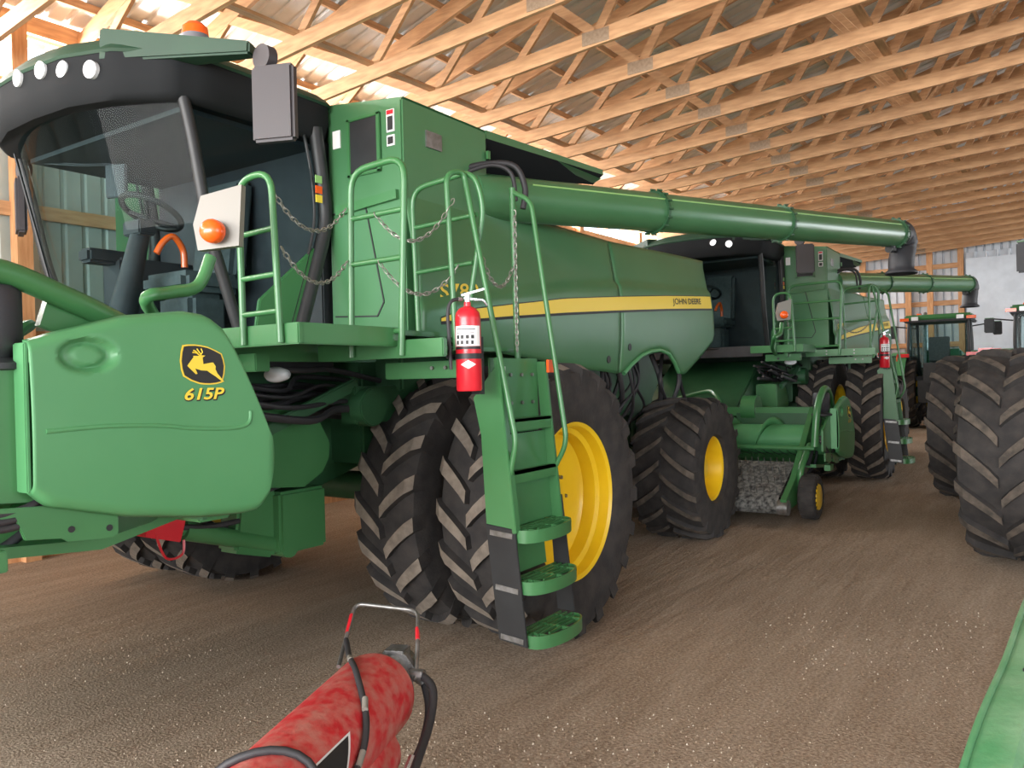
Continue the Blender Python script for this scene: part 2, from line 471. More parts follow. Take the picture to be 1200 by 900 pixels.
# ------------------------------------------------------------------ wheels
def wheel_meshes(key, R, w, rimR, nl, lugh, chev, lugw, lugmat, dish, ang=38, style='deep'):
    """tyre, tread, rim meshes round the y axis; outer face at -y. chev=+1: V seen from -x side."""
    hw = w/2; rc = R-lugh
    t = MB()
    half = [(rimR, .80), (rimR+.02, .92), (rimR+.35*(rc-rimR), 1.0), (rimR+.62*(rc-rimR), 1.0), (rc-.06, .975), (rc-.02, .93), (rc-.006, .75), (rc, .35)]
    prof = [(r, -hw*y) for r, y in half]+[(rc+.002, 0)]+[(r, hw*y) for r, y in reversed(half)]
    t.lathe(prof, 'y', n=72)
    tyre = t.mesh(key+'_tyre', 'rubber', 50)
    l = MB()
    for side in (-1, 1):
        for i in range(nl):
            a0 = 2*pi*(i+(0 if side < 0 else .5))/nl
            # path from just past the centre line to the shoulder; angle grows toward shoulder
            pth = []
            for k in range(6):
                q = k/5; yy = side*(.006+q*(hw*1.0-.006))
                cur = q**.85
                aa = a0+chev*cur*hw*math.tan(radians(ang))/R
                top = R-.012*q**4
                if k == 5: top = R-.04
                wd = lugw*(1+.25*q)
                pth.append((yy, aa, top, wd, rc-.05-(.06 if k == 5 else 0)))
            vs = []
            for yy, aa, top, wd, bot in pth:
                for da, rr in ((-.62*wd/R, bot), (-.5*wd/R, top), (.5*wd/R, top), (.62*wd/R, bot)):
                    a = aa+da; vs.append((-rr*cos(a), yy, rr*sin(a)))
            fs = []; ms = []
            for k in range(5):
                o = k*4
                for j in range(3): fs.append((o+j, o+j+1, o+4+j+1, o+4+j)); ms.append(0 if j == 1 else 1)
            fs += [(0, 1, 2, 3), (20, 23, 22, 21)]; ms += [1, 1]
            o = len(l.v); l.v += vs
            for f, mi in zip(fs, ms): l.f.append(tuple(x+o for x in f)); l.m.append(mi)
    tread = l.mesh(key+'_tread', [lugmat, 'rubber'], 0)
    r = MB()
    if style == 'deep':
        pr = [(rimR+.025, -hw*.80), (rimR+.028, -hw*.88), (rimR+.012, -hw*.90), (rimR-.012, -hw*.84), (rimR-.02, -hw*.55), (rimR-.055, -hw*.48), (rimR-.06, -hw*.1),
              (rimR-.095, -hw*.02), (rimR-.1, dish-.02), (rimR-.14, dish), (rimR-.3, dish+.01), (.2, dish-.01), (.16, dish-.05), (.02, dish-.05)]
    else:
        pr = [(rimR+.02, -hw*.72), (rimR+.025, -hw*.80), (rimR+.01, -hw*.82), (rimR-.02, -hw*.76), (rimR-.035, -hw*.5), (rimR-.05, dish),
              (rimR-.09, dish+.01), (.17, dish-.03), (.15, dish-.07), (.02, dish-.08)]
    r.lathe(pr, 'y', n=56)
    back = [(rimR+.02, hw*.8), (rimR-.02, hw*.6), (rimR-.06, dish+.03), (.05, dish+.03)]
    r.lathe(back, 'y', n=40)
    r.disc((0, pr[-1][1], 0), .02, 'y', 12)
    rim = r.mesh(key+'_rim', 'yellow', 30)
    b = MB(); rb = .2 if style == 'deep' else .115
    for i in range(8):
        a = 2*pi*i/8; y0 = dish-.05 if style != 'deep' else dish-.03
        b.cyl((rb*cos(a), y0+.02, rb*sin(a)), (rb*cos(a), y0-.012, rb*sin(a)), .014, 6)
    bolts = b.mesh(key+'_bolts', 'steel', 30)
    return tyre, tread, rim, bolts
WM = {}
def wheel(key, name, parent, loc, side):
    ty, tr, ri, bo = WM[key]
    o = child(name, ty, parent, loc)
    child('tread', tr, o); 
    r = child('rim', ri, o); bl = child('wheel_bolts', bo, o); bl['kind'] = 'stuff'
    if side > 0:      # right-hand wheels: turn the dish round, tread stays as it is
        r.rotation_euler = (0, 0, pi); bl.rotation_euler = (0, 0, pi)
    return o
WM['front'] = wheel_meshes('front', .965, .52, .535, 21, .055, 1, .08, 'lug', .0, 40)
WM['rear'] = wheel_meshes('rear', .785, .74, .355, 19, .045, -1, .058, 'lug_dark', -.12, 36, 'shallow')
WM['gauge'] = wheel_meshes('gauge', .27, .2, .15, 18, .006, 1, .02, 'rubber', -.03, 10, 'shallow')

# ------------------------------------------------------------------ combine
LAMPS = [(.06, 3.735, 1), (-.2, 3.725, 1), (-.40, 3.69, .8), (-.62, 3.65, 1)]
def panel_y(x, z):
    """outer skin of the left side, bulging"""
    t = (z-1.83)/1.3
    y = -1.70-.07*sin(pi*max(0, min(1, t*.9+.12)))+.05*max(0, t-.55)
    cz = interp(x, [(-1, 2.26), (-.6, 2.36), (.19, 2.46), (.96, 2.57), (1.95, 2.67), (4.6, 2.80)])
    if z > cz: y += .03*min(1, (z-cz)/.05)
    y += .05*max(0, (x-3.2)/1.4)**2
    return y
def chain(parent, p, q, sag, mt='chain'):
    p = Vector(p); q = Vector(q); n = 40
    pts = [p.lerp(q, i/n)-Vector((0, 0, sag*4*(i/n)*(1-i/n))) for i in range(n+1)]
    L = sum((pts[i+1]-pts[i]).length for i in range(n)); cnt = max(4, int(L/.034)); m = MB()
    acc = 0; k = 0
    for j in range(cnt):
        d = (j+.5)/cnt*n; i = min(int(d), n-1); c = pts[i].lerp(pts[i+1], d-i); t = (pts[i+1]-pts[i]).normalized()
        a = t.cross(Vector((0, .3, 1))).normalized(); b = a.cross(t)
        w = a if j % 2 else b
        ring = [c+t*(.024*cos(h))+w*(.011*sin(h)) for h in [2*pi*s/8 for s in range(8)]]
        m.tube(ring, .0036, 4, closed=True)
    return m.build('chain', mt, parent, smooth=60)
def bolts(parent, pts, axis, name='bolt', r=.011, h=.014):
    m = MB()
    for p in pts:
        p = Vector(p); m.cyl(p, p+Vector(axis)*h, r, 8)
    return m.build(name, 'steel', parent)
def rail(parent, path, r, rungs, name='handrail', mt='green', rr=None):
    m = MB(); m.tube(path, r, 10)
    for a, b in rungs: m.tube([a, b], rr or r*.85, 8)
    return m.build(name, mt, parent, smooth=60)

def make_combine(label, loc, opt):
    R = thing('combine_harvester', label, 'combine', loc, 0, 'combine harvesters in the barn')
    ldx = opt.get('ldx', 0); dy1 = opt.get('dy1', 0); raise_ = opt.get('raise', 0)
    # wheels
    for s in (-1, 1):
        for yc in (1.39, 2.11): wheel('front', 'front_wheel', R, (0, s*yc, .965), s)
        wheel('rear', 'rear_wheel', R, (3.68, s*1.69, .785), s)
    m = MB()
    m.tube([(0, -2.0, .965), (0, 2.0, .965)], .12, 16)
    for s in (-1, 1): m.b2(-.3, .3, s*.78, s*1.1, .7, 1.5)
    m.build('front_axle', 'green_dark', R, bevel=.02)
    m = MB(); m.b2(3.55, 3.81, -1.3, 1.3, .66, .92); 
    for s in (-1, 1): m.tube([(3.68, s*1.25, .785), (3.68, s*1.6, .785)], .13, 14); m.b2(3.5, 3.86, s*1.2, s*1.36, .5, 1.1)
    m.b2(3.4, 3.95, -.3, .3, .85, 1.45)
    m.build('rear_axle', 'green_dark', R, bevel=.02)
    # chassis: dark separator body
    m = MB()
    m.prism([(-.75, 1.25), (-.75, 2.15), (4.3, 2.15), (4.45, 1.75), (4.1, 1.4), (2.4, 1.3), (.9, 1.15)], 'y', -1.05, 1.05)
    m.b2(1.2, 3.0, -1.25, 1.25, 1.5, 2.1); m.b2(-.6, .9, -1.3, 1.3, 1.75, 2.1)
    m.build('chassis', 'green_dark', R, bevel=.02)
    m = MB()
    rr = random.Random(5)
    for i in range(16):
        x = rr.uniform(2.1, 4.0); y0 = -1.28-rr.random()*.25
        m.tube(smooth_path([(x, y0, 2.05), (x+rr.uniform(-.2, .2), y0-.05, 1.75), (x+rr.uniform(-.3, .3), y0+.05, 1.45), (x+rr.uniform(-.4, .4), y0+.2, 1.2)]), rr.uniform(.012, .03), 6)
    m.build('side_hoses', 'hose', R, smooth=60)
    m = MB(); m.b2(4.0, 4.55, -.85, .85, 1.0, 1.75); m.prism([(4.3, 1.7), (4.6, 1.35), (4.6, .95), (4.1, .95)], 'y', -.95, .95)
    m.build('chopper', 'green_dark', R, bevel=.02)
    # grain tank
    FX = -.95
    m = MB()
    m.b2(-.86, 1.85, -1.12, 1.12, 2.1, 3.66)
    m.prism([(-1.67, 2.12), (-.99, 2.12), (-.99, 3.685), (-1.67, 3.645)], 'x', FX, -.02)
    m.prism([(1.67, 2.12), (.99, 2.12), (.99, 3.685), (1.67, 3.645)], 'x', FX, 1.85)
    m.build('grain_tank', 'green_panel', R, bevel=.012)
    m = MB()      # cover roof
    for s in (-1, 1):
        m.prism([(s*1.67, 3.655), (s*.02, 3.86), (s*.02, 3.78), (s*1.6, 3.63)], 'x', FX+.02, 1.8)
    m.build('tank_cover', 'green_panel', R)
    m = MB()      # flaring lip over the auger, underside coloured black to stand in for its shade
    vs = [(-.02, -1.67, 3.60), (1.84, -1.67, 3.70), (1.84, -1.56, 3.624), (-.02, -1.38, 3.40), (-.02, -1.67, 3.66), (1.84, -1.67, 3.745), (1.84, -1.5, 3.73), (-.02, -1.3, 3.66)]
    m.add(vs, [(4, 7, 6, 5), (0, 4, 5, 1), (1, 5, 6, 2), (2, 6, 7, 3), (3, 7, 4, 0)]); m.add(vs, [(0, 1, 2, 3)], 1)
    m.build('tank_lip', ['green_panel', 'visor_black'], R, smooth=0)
    m = MB(); m.box((-.03, -1.69, 3.47), (.03, .02, .06)); m.build('lip_bracket', 'green', R)
    # tank front details
    o = MB().b2(FX-.014, FX+.002, -1.47, -1.21, 3.22, 3.57).build('vent_window', 'black', R, bevel=.006)
    m = MB()
    for q in ((-1.49, -1.46, 3.20, 3.59), (-1.22, -1.19, 3.20, 3.59), (-1.49, -1.19, 3.57, 3.59), (-1.49, -1.19, 3.20, 3.22)): m.b2(FX-.02, FX-.004, *q)
    m.build('window_frame', 'green', o, bevel=.004)
    d = None
    for z0_, z1_ in ((3.44, 3.585), (3.35, 3.42)):
        d_ = MB().b2(FX-.008, FX+.002, -1.61, -1.545, z0_, z1_).build('warning_decal', 'white', R); d = d or d_
        MB().b2(FX-.011, FX-.004, -1.60, -1.555, z0_+.012, min(z1_-.012, z0_+.10)).build('decal_pictogram', 'decal_black', d_)
    MB().b2(FX-.011, FX-.004, -1.605, -1.55, 3.553, 3.58).build('decal_header', 'red', d)
    MB().b2(FX-.008, FX+.002, -1.12, -1.05, 3.42, 3.54).build('warning_decal', 'white', R)
    MB().b2(-.72, -.56, -1.682, -1.668, 3.38, 3.49).build('data_plate', 'steel', R)
    for z_, mt_ in ((3.19, 'green_pale'), (3.12, 'orange'), (3.06, 'stripe')): MB().b2(-1.125, -1.07, -1.056, -1.05, z_-.025, z_+.025).build('pillar_decal', mt_, R)
    # lower front door with dark seam
    m = MB()
    for (a, b) in (((-.95, 2.28), (-.95, 2.98)), ((-.95, 2.98), (-1.26, 2.98)), ((-1.26, 2.98), (-1.40, 2.35)), ((-1.40, 2.35), (-1.34, 2.26)), ((-1.34, 2.26), (-.95, 2.28))):
        m.bar((FX-.001, a[0]-.08, a[1]), (FX-.001, b[0]-.08, b[1]), .01, .01)
    m.build('door_seam', 'black', R)
    m = MB(); m.bar((FX-.015, -1.08, 2.99), (FX-.015, -1.63, 3.03), .03, .06); m.build('grab_bar', 'green', R)
    # side panels
    zt = lambda x: interp(x, [(-.86, 3.12), (2, 3.10), (4.6, 3.2)])
    def skin(x0, x1, zb, name):
        mm = MB()
        nx = int((x1-x0)/.06)
        def fn(a, b):
            x = x0+(x1-x0)*a; z = zb(x)+(zt(x)-zb(x))*b; y = panel_y(x, z)
            # rolled edges
            e = min(a*(x1-x0), (1-a)*(x1-x0), b*(zt(x)-zb(x)), (1-b)*(zt(x)-zb(x)))
            if e < .012: y += .004*(1-e/.012)**2
            return (x, y, z)
        mm.grid(fn, nx, 36)
        return mm.build(name, 'green_panel', R, smooth=50, solid=.012)
    fp = skin(-.93, 1.93, lambda x: interp(x, [(-.93, 2.13), (-.4, 2.05), (.5, 1.97), (1.2, 1.9), (1.93, 1.85)]), 'side_panel')
    zb2 = lambda x: interp(x, [(1.95, 1.86), (2.02, 1.86), (2.15, 1.93), (2.35, 2.02), (2.6, 2.08), (2.85, 2.10), (3.08, 2.07), (3.25, 1.98), (3.4, 1.88), (3.47, 1.83), (3.6, 1.83), (4.1, 2.04), (4.5, 2.22), (4.56, 2.3)])
    rp = skin(1.95, 4.56, zb2, 'side_panel')
    m = MB()
    arch = [(2.05, 1.86), (2.2, 1.945), (2.4, 2.03), (2.6, 2.075), (2.85, 2.095), (3.08, 2.06), (3.25, 1.97), (3.4, 1.86)]
    m.tube([(x, panel_y(x, z)+.0, z-.01) for x, z in arch], .022, 8)
    m.build('wheel_arch_rim', 'green_plastic', rp, smooth=60)
    # yellow stripe with black underline
    st = [(-.73, 2.235, 2.215), (-.5, 2.30, 2.235), (.13, 2.38, 2.295), (.89, 2.475, 2.36), (1.87, 2.56, 2.435), (3.0, 2.65, 2.515), (4.5, 2.755, 2.61)]
    def band(lo, hi, off, name, mt):
        mm = MB(); N = 60
        def fn(a, b):
            x = -.73+5.22*a
            zt_ = interp(x, [(q[0], q[1]) for q in st]); zb_ = interp(x, [(q[0], q[2]) for q in st])
            z0 = zb_+lo; z1 = zt_+hi; z = z0+(z1-z0)*b
            return (x, panel_y(x, z)-off, z)
        mm.grid(fn, N, 3); return mm.build(name, mt, R, smooth=60)
    band(-.022, .008, .008, 'stripe_border', 'decal_black'); band(0, 0, .011, 'yellow_stripe', 'stripe')
    text_on('JOHN DEERE', .085, .88, 'decal_black', lambda x, y: (3.62+x, panel_y(3.62+x, 2.62+y)-.016, 2.625+y+x*.068), 'maker_lettering', R, bold=.012)
    text_on(opt.get('model', 'S780'), .10, .43, 'stripe', lambda x, y: (-.49+x, panel_y(-.49, 2.43)-.012, 2.435+y+x*.09), 'model_lettering', R, bold=.012)
    for s in (0,):
        m = MB()
        for (x, z) in ((1.7, 1.98), (2.12, 2.1)): m.cyl((x, panel_y(x, z)-.012, z), (x, panel_y(x, z)+.02, z), .035, 12)
        m.build('panel_hole', 'black', R)
    # right-hand side panels (mirror) and rear hood top
    m = MB()
    m.b2(-.84, 4.5, 1.62, 1.7, 1.95, 3.12); m.build('right_side_panel', 'green_panel', R, bevel=.03)
    m = MB(); m.prism([(1.85, 2.1), (1.85, 3.08), (4.2, 3.08), (4.5, 2.9), (4.5, 2.1)], 'y', -1.5, 1.6); m.build('rear_hood', 'green_dark', R, bevel=.03)
    # unloading auger
    A0 = Vector((-.1, -1.56, 3.18)); A1 = Vector(opt.get('auger', (6.6, -3.47, 3.58)))
    D = (A1-A0).normalized()
    m = MB(); m.tube([A0, A1], .172, 32)
    au = m.build('unloading_auger', 'green_panel', R, smooth=50)
    m = MB()
    side = D.cross(Vector((0, 0, 1))).normalized()
    for t in (.30, .60, .985):
        c = A0.lerp(A1, t); m = MB()
        m.tube([c-D*.016, c+D*.016], .192, 32)
        for i in range(16):
            a = 2*pi*i/16; q = c+side*(.2*cos(a))+Vector((0, 0, 1))*(.2*sin(a)); m.cyl(q-D*.03, q+D*.03, .01, 6)
        m.build('auger_flange', 'green_dark', au)
    m = MB(); o1 = side*.15*1+Vector((0, 0, .09))
    m.tube([A0+D*.5+o1, A0+D*(A1-A0).length*.97+o1], .007, 6); m.build('auger_weld_line', 'green_pale', au)
    m = MB(); e = A1
    m.tube(smooth_path([e-D*.02, e+D*.10+Vector((0, 0, -.01)), e+D*.17+Vector((0, 0, -.16)), e+D*.10+Vector((0, 0, -.34)), e+D*.09+Vector((0, 0, -.52))], 5), [.172]*6+[.17]*4+[.15]*5+[.15]*4+[.19]*2, 20, caps=False)
    m.build('spout_boot', 'black_plastic', au, smooth=60, solid=.012)
    m = MB(); m.box(e-D*.12+Vector((0, 0, -.2)), (.2, .07, .06)); m.cyl(e-D*.25+Vector((0, 0, -.2)), e-D*.18+Vector((0, 0, -.2)), .05, 12)
    m.build('spout_lamp', 'black', au)
    m = MB(); m.tube(smooth_path([(-.3, -1.6, 3.32), (-.12, -1.75, 3.38), (0, -1.9, 3.36), (.04, -1.96, 3.2), (.02, -1.95, 3.05)]), .022, 8); m.tube(smooth_path([(-.3, -1.6, 3.28), (-.14, -1.78, 3.36), (-.05, -1.9, 3.3), (-.04, -1.93, 3.1)]), .016, 8)
    m.build('auger_hoses', 'hose', au, smooth=60)
    # feeder house
    z0, z1 = .42+raise_, 1.2+raise_
    m = MB()
    m.prism([(-.45, 1.2), (-.6, 2.0), (-1.2, 2.02), (-2.62, z1), (-2.62, z0), (-1.0, 1.05 if raise_ else .8)], 'y', -.74, .74)
    m.build('feeder_house', 'green_dark', R, bevel=.02)
    zc = .0 if raise_ else -.12
    m = MB()
    import math as _m
    poly = [(-1.42+.36*cos(t), 1.43+zc+.28*sin(t)) for t in [2*pi*i/18 for i in range(18)]]
    poly = [(-1.72, 1.68+zc), (-1.56, 1.70+zc), (-1.28, 1.67+zc), (-1.16, 1.58+zc), (-1.07, 1.43+zc), (-1.08, 1.33+zc), (-1.14, 1.24+zc), (-1.30, 1.16+zc), (-1.6, 1.19+zc), (-1.72, 1.22+zc)]
    m.prism(poly, 'y', -1.08, -.76); m.build('drive_shield', 'green', R, bevel=.015)
    m = MB(); m.b2(-1.46, -1.07, -1.02, -.74, .74+.0, 1.14+zc); m.prism([(-1.75, .8), (-1.46, .72), (-1.3, .9), (-1.46, 1.2+zc), (-1.7, 1.2+zc)], 'y', -.95, -.76); m.build('side_box', 'green', R, bevel=.02)
    for s in (-1, 1):
        p = Vector((-1.38, s*.92, .78)); q = Vector((-2.35, s*.92, 1.08 if raise_ else .5))
        m = MB(); m.tube([p, p.lerp(q, .72)], .055, 14); m.tube([p.lerp(q, .7), q], .03, 10); m.cyl(p-Vector((0, .09, 0)), p+Vector((0, .09, 0)), .07, 14)
        o = m.build('lift_cylinder', 'green', R)
        if raise_ and s < 0:
            m = MB(); a = p.lerp(q, .76); b = p.lerp(q, .98); m.bar(a, b, .12, .13); m.tube(smooth_path([a+Vector((0, -.06, -.05)), a+Vector((-.02, -.07, -.13)), a+Vector((-.12, -.07, -.13)), b+Vector((0.04, -.06, -.05))]), .008, 6)
            m.build('safety_stop', 'red', o, bevel=.008)
    m = MB()
    rr = random.Random(9)
    for i in range(14):
        y = -rr.uniform(.8, 1.35); z = rr.uniform(1.65, 1.95)
        m.tube(smooth_path([(-1.9+rr.uniform(-.2, .2), y, z), (-1.5+rr.uniform(-.1, .1), y-.05, z-rr.uniform(.02, .12)), (-1.1+rr.uniform(-.1, .1), y+.03, z-.02), (-.7, y, z-rr.uniform(0, .15))]), rr.uniform(.01, .025), 6)
    for i in range(8):
        y = -rr.uniform(.78, .95); z = .95+rr.uniform(0, .2)+zc
        m.tube(smooth_path([(-2.5, y, z+.15), (-2.1, y-.03, z), (-1.7, y, z-.03), (-1.3, y, z+.05)]), rr.uniform(.01, .022), 6)
    m.build('hydraulic_hoses', 'hose', R, smooth=60)
    m = MB(); m.cyl((-.9, -1.32, 1.66), (-.9, -1.2, 1.66), .13, 20); m.b2(-1.0, -.4, -1.25, -1.1, 1.55, 1.8); m.bar((-1.75, -1.15, 1.52), (-.95, -1.2, 1.82), .05, .08); m.build('drive_pulley', 'green_dark', R, bevel=.01)
    m = MB(); m.lathe([(.0, -.05), (.05, -.045), (.075, -.02), (.078, 0), (.06, .05), (0, .06)], 'x', (-1.68, -1.28, 1.885), 24)
    for i, v in enumerate(m.v): m.v[i] = (v[0], -1.28+(v[1]+1.28)*1.15, 1.885+(v[2]-1.885)*.62)
    m.build('work_lamp', 'lens', R, smooth=60)
    # ---------------- cab
    m = MB(); m.b2(-1.95, -.88, -.95, .95, 1.98, 2.14); m.b2(-.99, -.89, -.95, .95, 2.1, 3.5); m.prism([(-1.95, 2.0), (-1.6, 1.92), (-.9, 1.92), (-.9, 2.0)], 'y', -.95, .95)
    m.build('cab_floor', 'black_plastic', R, bevel=.01)
    for s in (-1, 1):
        m = MB(); m.tube(smooth_path([(-2.04, s*.97, 3.5), (-1.98, s*.97, 3.25), (-1.88, s*.96, 2.75), (-1.78, s*.95, 2.46), (-1.66, s*.94, 2.12)]), .036, 10); m.build('cab_pillar', 'black', R, smooth=60)
        m = MB(); m.tube(smooth_path([(-1.07, s*1.0, 3.55), (-1.02, s*1.0, 3.21), (-1.0, s*1.0, 2.92), (-1.09, s*1.0, 2.62), (-1.24, s*1.0, 2.2)]), .05, 10); m.tube(smooth_path([(-1.16, s*.99, 3.5), (-1.10, s*.99, 3.2), (-1.09, s*.99, 2.92), (-1.17, s*.99, 2.62), (-1.32, s*.99, 2.2)]), .012, 6); m.build('cab_pillar', 'black', R, smooth=60)
        m = MB()
        vs = [(-2.04, s*.965, 3.5), (-1.9, s*.965, 2.8), (-1.66, s*.95, 2.14), (-1.25, s*.985, 2.2), (-1.09, s*.985, 2.62), (-1.02, s*.985, 2.95), (-1.07, s*.985, 3.52)]
        m.add(vs, [tuple(range(7))]); m.build('side_glass', 'glass_tint', R, smooth=0)
    m = MB(); m.prism([(-1.6, 2.15), (-1.56, 2.36), (-1.10, 2.74), (-1.06, 2.7), (-1.12, 2.5), (-1.25, 2.15)], 'y', -1.0, -.97); m.build('door_panel', 'green', R, bevel=.006)
    m = MB()
    def wf(a, b):
        y = -.95+1.9*a; z = 2.12+1.4*b
        xs = interp(z, [(2.12, -1.66), (2.46, -1.78), (2.75, -1.88), (3.25, -1.98), (3.52, -2.05)])
        return (xs-.30*(1-(2*a-1)**2), y, z)
    m.grid(wf, 20, 12); m.build('windshield', 'glass', R, smooth=60)
    m = MB(); m.tube([wf(i/20, .0) for i in range(21)], .02, 6); m.tube([wf(i/20, 1.0) for i in range(21)], .02, 6)
    m.tube([Vector(wf(.97, .95))+Vector((-.03, 0, 0)), Vector(wf(.93, .3))+Vector((-.03, 0, 0))], .009, 6)
    m.tube([Vector(wf(.94, .97))+Vector((-.03, 0, 0)), Vector(wf(.93, .3))+Vector((-.03, 0, 0)), Vector(wf(.80, .02))+Vector((-.03, 0, 0))], .007, 6)
    m.build('wiper', 'black', R, smooth=60)
    # roof
    def plan(t):   # outline of the roof, t in 0..1 round
        pts = [(-2.46, 0), (-2.44, -.4), (-2.34, -.75), (-2.14, -1.03), (-1.95, -1.08), (-1.5, -1.07), (-.98, -1.05), (-.9, -.98), (-.9, 0), (-.9, .98), (-.98, 1.05), (-1.5, 1.07), (-1.95, 1.08), (-2.14, 1.03), (-2.34, .75), (-2.44, .4)]
        k = t*16; i = int(k) % 16; f = k-int(k); a = Vector(pts[i]); b = Vector(pts[(i+1) % 16]); return a.lerp(b, f)
    cx = Vector((-1.62, 0))
    def ring(sc, z, n=64, dz=0): 
        o = []
        for i in range(n):
            p = cx+(plan(i/n)-cx)*sc; o.append(Vector((p.x, p.y, z-dz*(abs(p.y)/1.05)**2)))
        return o
    def loft(rs, mt, name, cap0=True, cap1=True):
        mm = MB(); n = len(rs[0])
        for r_ in rs: mm.v += [tuple(p) for p in r_]
        for i in range(len(rs)-1):
            for j in range(n): mm.f.append((i*n+j, i*n+(j+1) % n, (i+1)*n+(j+1) % n, (i+1)*n+j)); mm.m.append(0)
        if cap0: mm.f.append(tuple(range(n))); mm.m.append(0)
        if cap1: mm.f.append(tuple((len(rs)-1)*n+j for j in range(n))); mm.m.append(0)
        return mm.build(name, mt, R, smooth=40)
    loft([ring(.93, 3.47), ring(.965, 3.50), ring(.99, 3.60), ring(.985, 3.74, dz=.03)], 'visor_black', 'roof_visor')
    rf = loft([ring(.99, 3.735, dz=.03), ring(1.0, 3.75, dz=.03), ring(.985, 3.78, dz=.04), ring(.93, 3.84, dz=.06), ring(.8, 3.87, dz=.08), ring(.4, 3.90, dz=.08)], 'green_shaded', 'cab_roof')
    for y, z, tw in (LAMPS if raise_ else LAMPS[2:]):
        n = Vector((-1, .35*y, -.05)).normalized(); c = Vector((-2.452+.16*abs(y)**2*1.2, y, z-.02)); a_ = n.orthogonal().normalized(); b_ = n.cross(a_); m = MB()
        m.add([c+n*.012+(a_*cos(h)*tw+b_*sin(h))*.05 for h in [2*pi*i/20 for i in range(20)]]+[c-n*.06+(a_*cos(h)*tw+b_*sin(h))*.05 for h in [2*pi*i/20 for i in range(20)]], [tuple(range(20))]+[(i, (i+1) % 20, 20+(i+1) % 20, 20+i) for i in range(20)])
        m.build('roof_lamp', 'lens', rf)
    for s in (-1, 1):
        m = MB(); m.bar((-2.26, s*.62, 3.77), (-1.90, s*1.42, 3.70), .22, .19, w2=.09, h2=.07); w_ = m.build('mirror_arm', 'green_shaded', R, bevel=.012)
        c = Vector((-1.88, s*1.5, 3.64)) if s < 0 else Vector((-1.84, 1.34, 3.5))
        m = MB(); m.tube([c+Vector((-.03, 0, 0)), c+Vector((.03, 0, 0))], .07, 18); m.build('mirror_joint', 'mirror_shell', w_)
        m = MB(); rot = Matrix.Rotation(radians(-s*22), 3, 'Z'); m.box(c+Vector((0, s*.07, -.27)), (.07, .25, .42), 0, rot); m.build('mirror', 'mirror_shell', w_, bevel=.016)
        m = MB(); m.box(c+Vector((0, s*.07, -.27))+rot @ Vector((.0365, 0, 0)), (.004, .2, .37), 0, rot); m.build('mirror_face', 'chrome', w_)
    m = MB(); m.lathe([(0.001, .16), (.05, .155), (.075, .13), (.08, .08)], 'z', (-1.80, -.76, 3.90), 20, 1); m.lathe([(.08, .08), (.083, -.08)], 'z', (-1.80, -.76, 3.90), 20, 0)
    m.build('beacon', ['grey_plastic', 'orange'], rf)
    # interior
    m = MB(); m.b2(-1.6, -1.12, -.28, .24, 2.48, 2.62); m.box((-1.1, -.02, 2.95), (.14, .5, .75), 0, Matrix.Rotation(radians(8), 3, 'Y')); m.b2(-1.5, -1.2, -.2, .2, 2.12, 2.48)
    m.build('operator_seat', 'seat', R, bevel=.04)
    m = MB(); m.tube([(-1.92, 0, 2.12), (-1.8, 0, 2.6), (-1.72, 0, 2.92)], [.11, .075, .06], 12); m.box((-1.74, 0, 2.9), (.12, .2, .1)); sc = m.build('steering_column', 'black_plastic', R, bevel=.01)
    m = MB(); c = Vector((-1.66, -.02, 3.02)); ax = Vector((.45, 0, .9)).normalized(); a = Vector((0, 1, 0)); b = ax.cross(a)
    m.tube([c+(a*cos(h)+b*sin(h))*.2 for h in [2*pi*i/28 for i in range(28)]], .021, 8, closed=True)
    for h in (.3, 2.4, 4.4): m.tube([c-ax*.05, c+(a*cos(h)+b*sin(h))*.2], .014, 6)
    m.build('steering_wheel', 'black', sc, smooth=60)
    m = MB(); m.b2(-1.7, -1.1, .3, .55, 2.12, 2.75); m.b2(-1.9, -1.5, .35, .5, 2.7, 2.8); m.build('armrest_console', 'black_plastic', R, bevel=.02)
    m = MB(); m.tube(smooth_path([(-1.72, -.16, 2.72), (-1.68, -.18, 2.8), (-1.62, -.2, 2.84), (-1.55, -.2, 2.76), (-1.54, -.2, 2.64)]), .022, 8); m.build('hydro_lever', 'orange', R, smooth=60)
    m = MB(); m.box((-1.83, .1, 3.22), (.03, .16, .22), 0, Matrix.Rotation(radians(20), 3, 'Z')); m.tube(smooth_path([(-1.8, .14, 3.3), (-1.75, .3, 3.38), (-1.8, .6, 3.42), (-1.95, .85, 3.45)]), .012, 6); m.build('monitor', 'black_plastic', R, bevel=.01)
    MB().b2(-2.0, -.95, -.9, .9, 3.44, 3.47).build('headliner', 'headliner', R)
    # ---------------- platforms
    m = MB(); m.b2(-2.2, -.88, -2.08+dy1, -1.0, 2.085, 2.115); m.b2(-2.22, -2.18, -2.1+dy1, -1.35+dy1, 2.02, 2.125); m.b2(-2.2, -1.45, -2.1+dy1, -2.07+dy1, 2.02, 2.125); m.b2(-2.1, -.9, -1.35, -1.3, 1.96, 2.08)
    m.b2(-2.0, -1.9, -1.5, -1.0, 1.9, 2.0)
    m.build('landing', 'green', R, bevel=.006)
    m = MB(); m.b2(-1.52, -1.48, -2.42, -1.46, 1.955, 2.055); m.b2(-1.5, -.5+ldx, -2.2, -1.46, 2.0, 2.025); m.build('walkway', 'green', R, bevel=.006)
    m = MB(); m.b2(-1.22, -1.18, -2.32, -1.72, 1.84, 1.94); m.b2(-1.2, -.5+ldx, -1.8, -1.74, 1.86, 1.93); m.build('ladder_support', 'green', R, bevel=.006)
